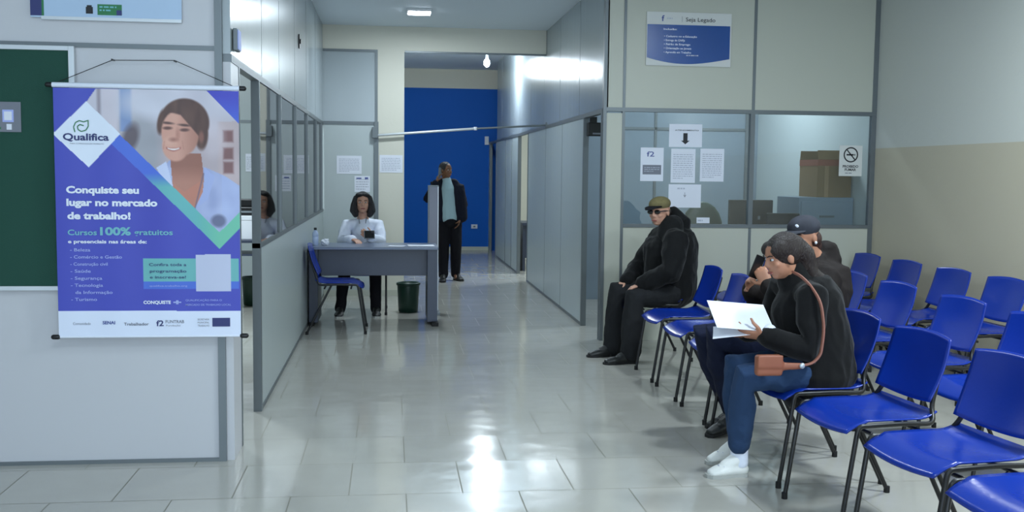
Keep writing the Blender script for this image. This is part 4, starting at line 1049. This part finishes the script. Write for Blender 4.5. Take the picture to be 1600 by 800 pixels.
# ---- woman at the desk (faces the camera)
r = person('person', (-.29, 10.9, 0), 'person with dark shoulder-length hair and white blouse sitting behind the grey desk')
J = dict(head=V(-.29, 10.82, 1.168), face=(.05, -1, .02), up=(0, 0, 1), side=V(1, 0, 0), neck=V(-.29, 10.88, 1.04), chest=V(-.29, 10.92, .88), waist=V(-.29, 10.95, .66), pelvis=V(-.29, 10.96, .55),
  sha=V(-.455, 10.91, .93), ela=V(-.50, 10.78, .77), wra=V(-.38, 10.58, .80), handa=((.5, -.8, -.1), (0, 0, -1), (1, 0, 0), .4),
  shb=V(-.125, 10.91, .93), elb=V(-.10, 10.78, .77), wrb=V(-.20, 10.62, .815), handb=((-.45, -.4, .35), (-.4, .6, .3), (-.3, 0, 1), .8),
  hipa=V(-.39, 10.90, .54), kna=V(-.46, 10.60, .54), ana=V(-.515, 10.68, .10), heela=V(-.515, 10.72, 0), toea=V(-.53, 10.48, 0),
  hipb=V(-.19, 10.90, .54), knb=V(-.16, 10.60, .54), anb=V(-.15, 10.68, .10), heelb=V(-.15, 10.72, 0), toeb=V(-.14, 10.48, 0), sleeve=(.066, .058, .050, .042), hs=.97)
M, p, t = seated(r, J, 'skin_a', 'white_cloth', 'black_cloth', 'shoe_black', [(.055, .055), (.155, .085), (.165, .115), (.15, .12), (.17, .14)], (.082, .066, .052), solem='sole')
blob('blouse', 'white_cloth', t[1], .008, 3, .008, 9, parent=r)
bm = bmesh.new(); ell(bm, p(0, -.030, .030), (.088, .090, .094), M, 24); ell(bm, p(0, -.055, -.055), (.088, .055, .085), M)
for k in (-1, 1): loft(bm, [p(k*.070, .012, .055), p(k*.088, -.002, -.02), p(k*.092, .005, -.085), p(k*.076, .022, -.125)], [.030, .038, .046, .030], 12)
for k in (-1, 1): ell(bm, p(k*.035, .045, .088), (.042, .040, .022), M)
blob('hair', 'hair_black', bm, .007, 2, .003, 25, parent=r)
face_bits(r, M, p, .97)
bm = bmesh.new(); loft(bm, [V(-.33, 10.81, 1.02), V(-.315, 10.785, .92), V(-.285, 10.79, .82)], [.004]*3, 6); loft(bm, [V(-.25, 10.81, 1.02), V(-.265, 10.785, .92), V(-.285, 10.79, .82)], [.004]*3, 6); newobj('lanyard', bm, 'ink_grey', r, True)
fin(r)
o = empty('mobile_phone', (-.215, 10.545, .855)); o.rotation_euler = (-.35, 0, .1); tag(o, 'dark mobile phone in the hand of the woman behind the desk', 'phone')
BX('phone_body', 'grey_plastic', -.055, .055, -.005, .005, -.045, .045, o, .004); BX('camera_bump', 'ink', .02, .045, -.008, -.005, .012, .035, o, .002); BX('case_back', 'trouser_grey', -.048, .048, -.0062, -.005, -.038, .038, o)

# ---- standing man in the hall
r = person('person', (.80, 14.15, 0), 'person standing in the far hall with open dark jacket over a pale cyan shirt')
bm = bmesh.new(); s = .95
J = dict(head=V(.755, 14.10, 1.525), face=(.75, -.8, -.05), up=(0, 0, 1))
M, p = head(bm, J['head'], J['face'], J['up'], s)
loft(bm, [p(0, -.02, -.05), V(.765, 14.13, 1.40), V(.78, 14.15, 1.25), V(.80, 14.15, 1.05), V(.81, 14.15, .90)], [.05, .055, (.14, .09), (.125, .09), (.14, .10)], 16, ref=(1, 0, 0))
arms = {'a': (V(.60, 14.16, 1.32), V(.50, 14.13, 1.12), V(.62, 14.03, 1.36)), 'b': (V(.94, 14.16, 1.30), V(1.0, 14.17, 1.05), V(.95, 14.08, .86))}
for k in 'ab': loft(bm, list(arms[k]), [.042, .034, .024], 12)
hand(bm, arms['a'][2], (.3, .2, 1), (.8, .3, 0), (.2, -1, 0), .6); hand(bm, arms['b'][2], (-.3, -.1, -1), (-1, 0, 0), (0, -1, 0), .4)
legs = {'a': (V(.73, 14.15, .86), V(.725, 14.12, .46), V(.725, 14.08, .09)), 'b': (V(.89, 14.15, .86), V(.90, 14.15, .46), V(.90, 14.22, .09))}
for k in 'ab': loft(bm, list(legs[k]), [.08, .055, .036], 12); loft(bm, [legs[k][2], legs[k][2]+V(0, -.1, -.05)], [.034, .022], 10)
blob('body', 'skin_c', bm, .007, 3, parent=r)
bm = bmesh.new(); loft(bm, [V(.80, 14.15, .93), V(.81, 14.15, .84)], [(.145, .10), (.16, .115)], 16, ref=(1, 0, 0))
for k in 'ab': loft(bm, [legs[k][0], legs[k][1], legs[k][2]], [.095, .078, .066], 14)
blob('trousers', 'black_cloth', bm, .009, 3, .006, 9, parent=r)
bm = bmesh.new(); loft(bm, [V(.766, 14.12, 1.39), V(.775, 14.13, 1.28), V(.79, 14.135, 1.10), V(.805, 14.135, .88)], [(.06, .06), (.13, .10), (.135, .118), (.145, .128)], 16, ref=(1, 0, 0)); blob('shirt', 'cyan_cloth', bm, .009, 3, .005, 9, parent=r)
bm = bmesh.new()
for k, sx in (('a', -1), ('b', 1)):
    loft(bm, [V(.77+sx*.07, 14.15, 1.35), V(.78+sx*.108, 14.12, 1.22), V(.79+sx*.112, 14.11, 1.05), V(.805+sx*.120, 14.11, .86)], [(.058, .09), (.072, .13), (.072, .14), (.068, .135)], 14, ref=(1, 0, 0))
    a = arms[k]; loft(bm, [a[0].lerp(V(.78, 14.16, 1.3), .3), a[0], a[1], a[1].lerp(a[2], .92)], [.07, .072, .062, .05], 14)
loft(bm, [V(.77, 14.18, 1.36), V(.78, 14.20, 1.2), V(.80, 14.20, .86)], [(.12, .05), (.17, .07), (.17, .075)], 16, ref=(1, 0, 0))
blob('jacket', 'jacket_navy', bm, .009, 3, .007, 8, parent=r)
bm = bmesh.new(); ell(bm, p(0, -.026, .032), (.079, .092, .088), M, 20); blob('hair', 'hair_black', bm, .007, 1, .002, 30, parent=r)
face_bits(r, M, p, s)
for k, (h, t_) in {'a': (V(.725, 14.12, 0), V(.70, 13.86, 0)), 'b': (V(.90, 14.27, 0), V(.98, 14.02, 0))}.items():
    bm = bmesh.new(); shoe(bm, h, t_); q = blob('shoe', 'shoe_black', bm, .006, 2, parent=r); sole('sole', q, h, t_, .046, 'rubber')
fin(r)
o = empty('mobile_phone', (.668, 14.04, 1.49)); o.rotation_euler = (0, .15, .9); tag(o, 'phone the standing man holds to his ear', 'phone')
BX('phone_body', 'grey_plastic', -.035, .035, -.004, .004, -.07, .07, o, .003); BX('screen', 'lens', -.031, .031, .004, .005, -.062, .062, o)
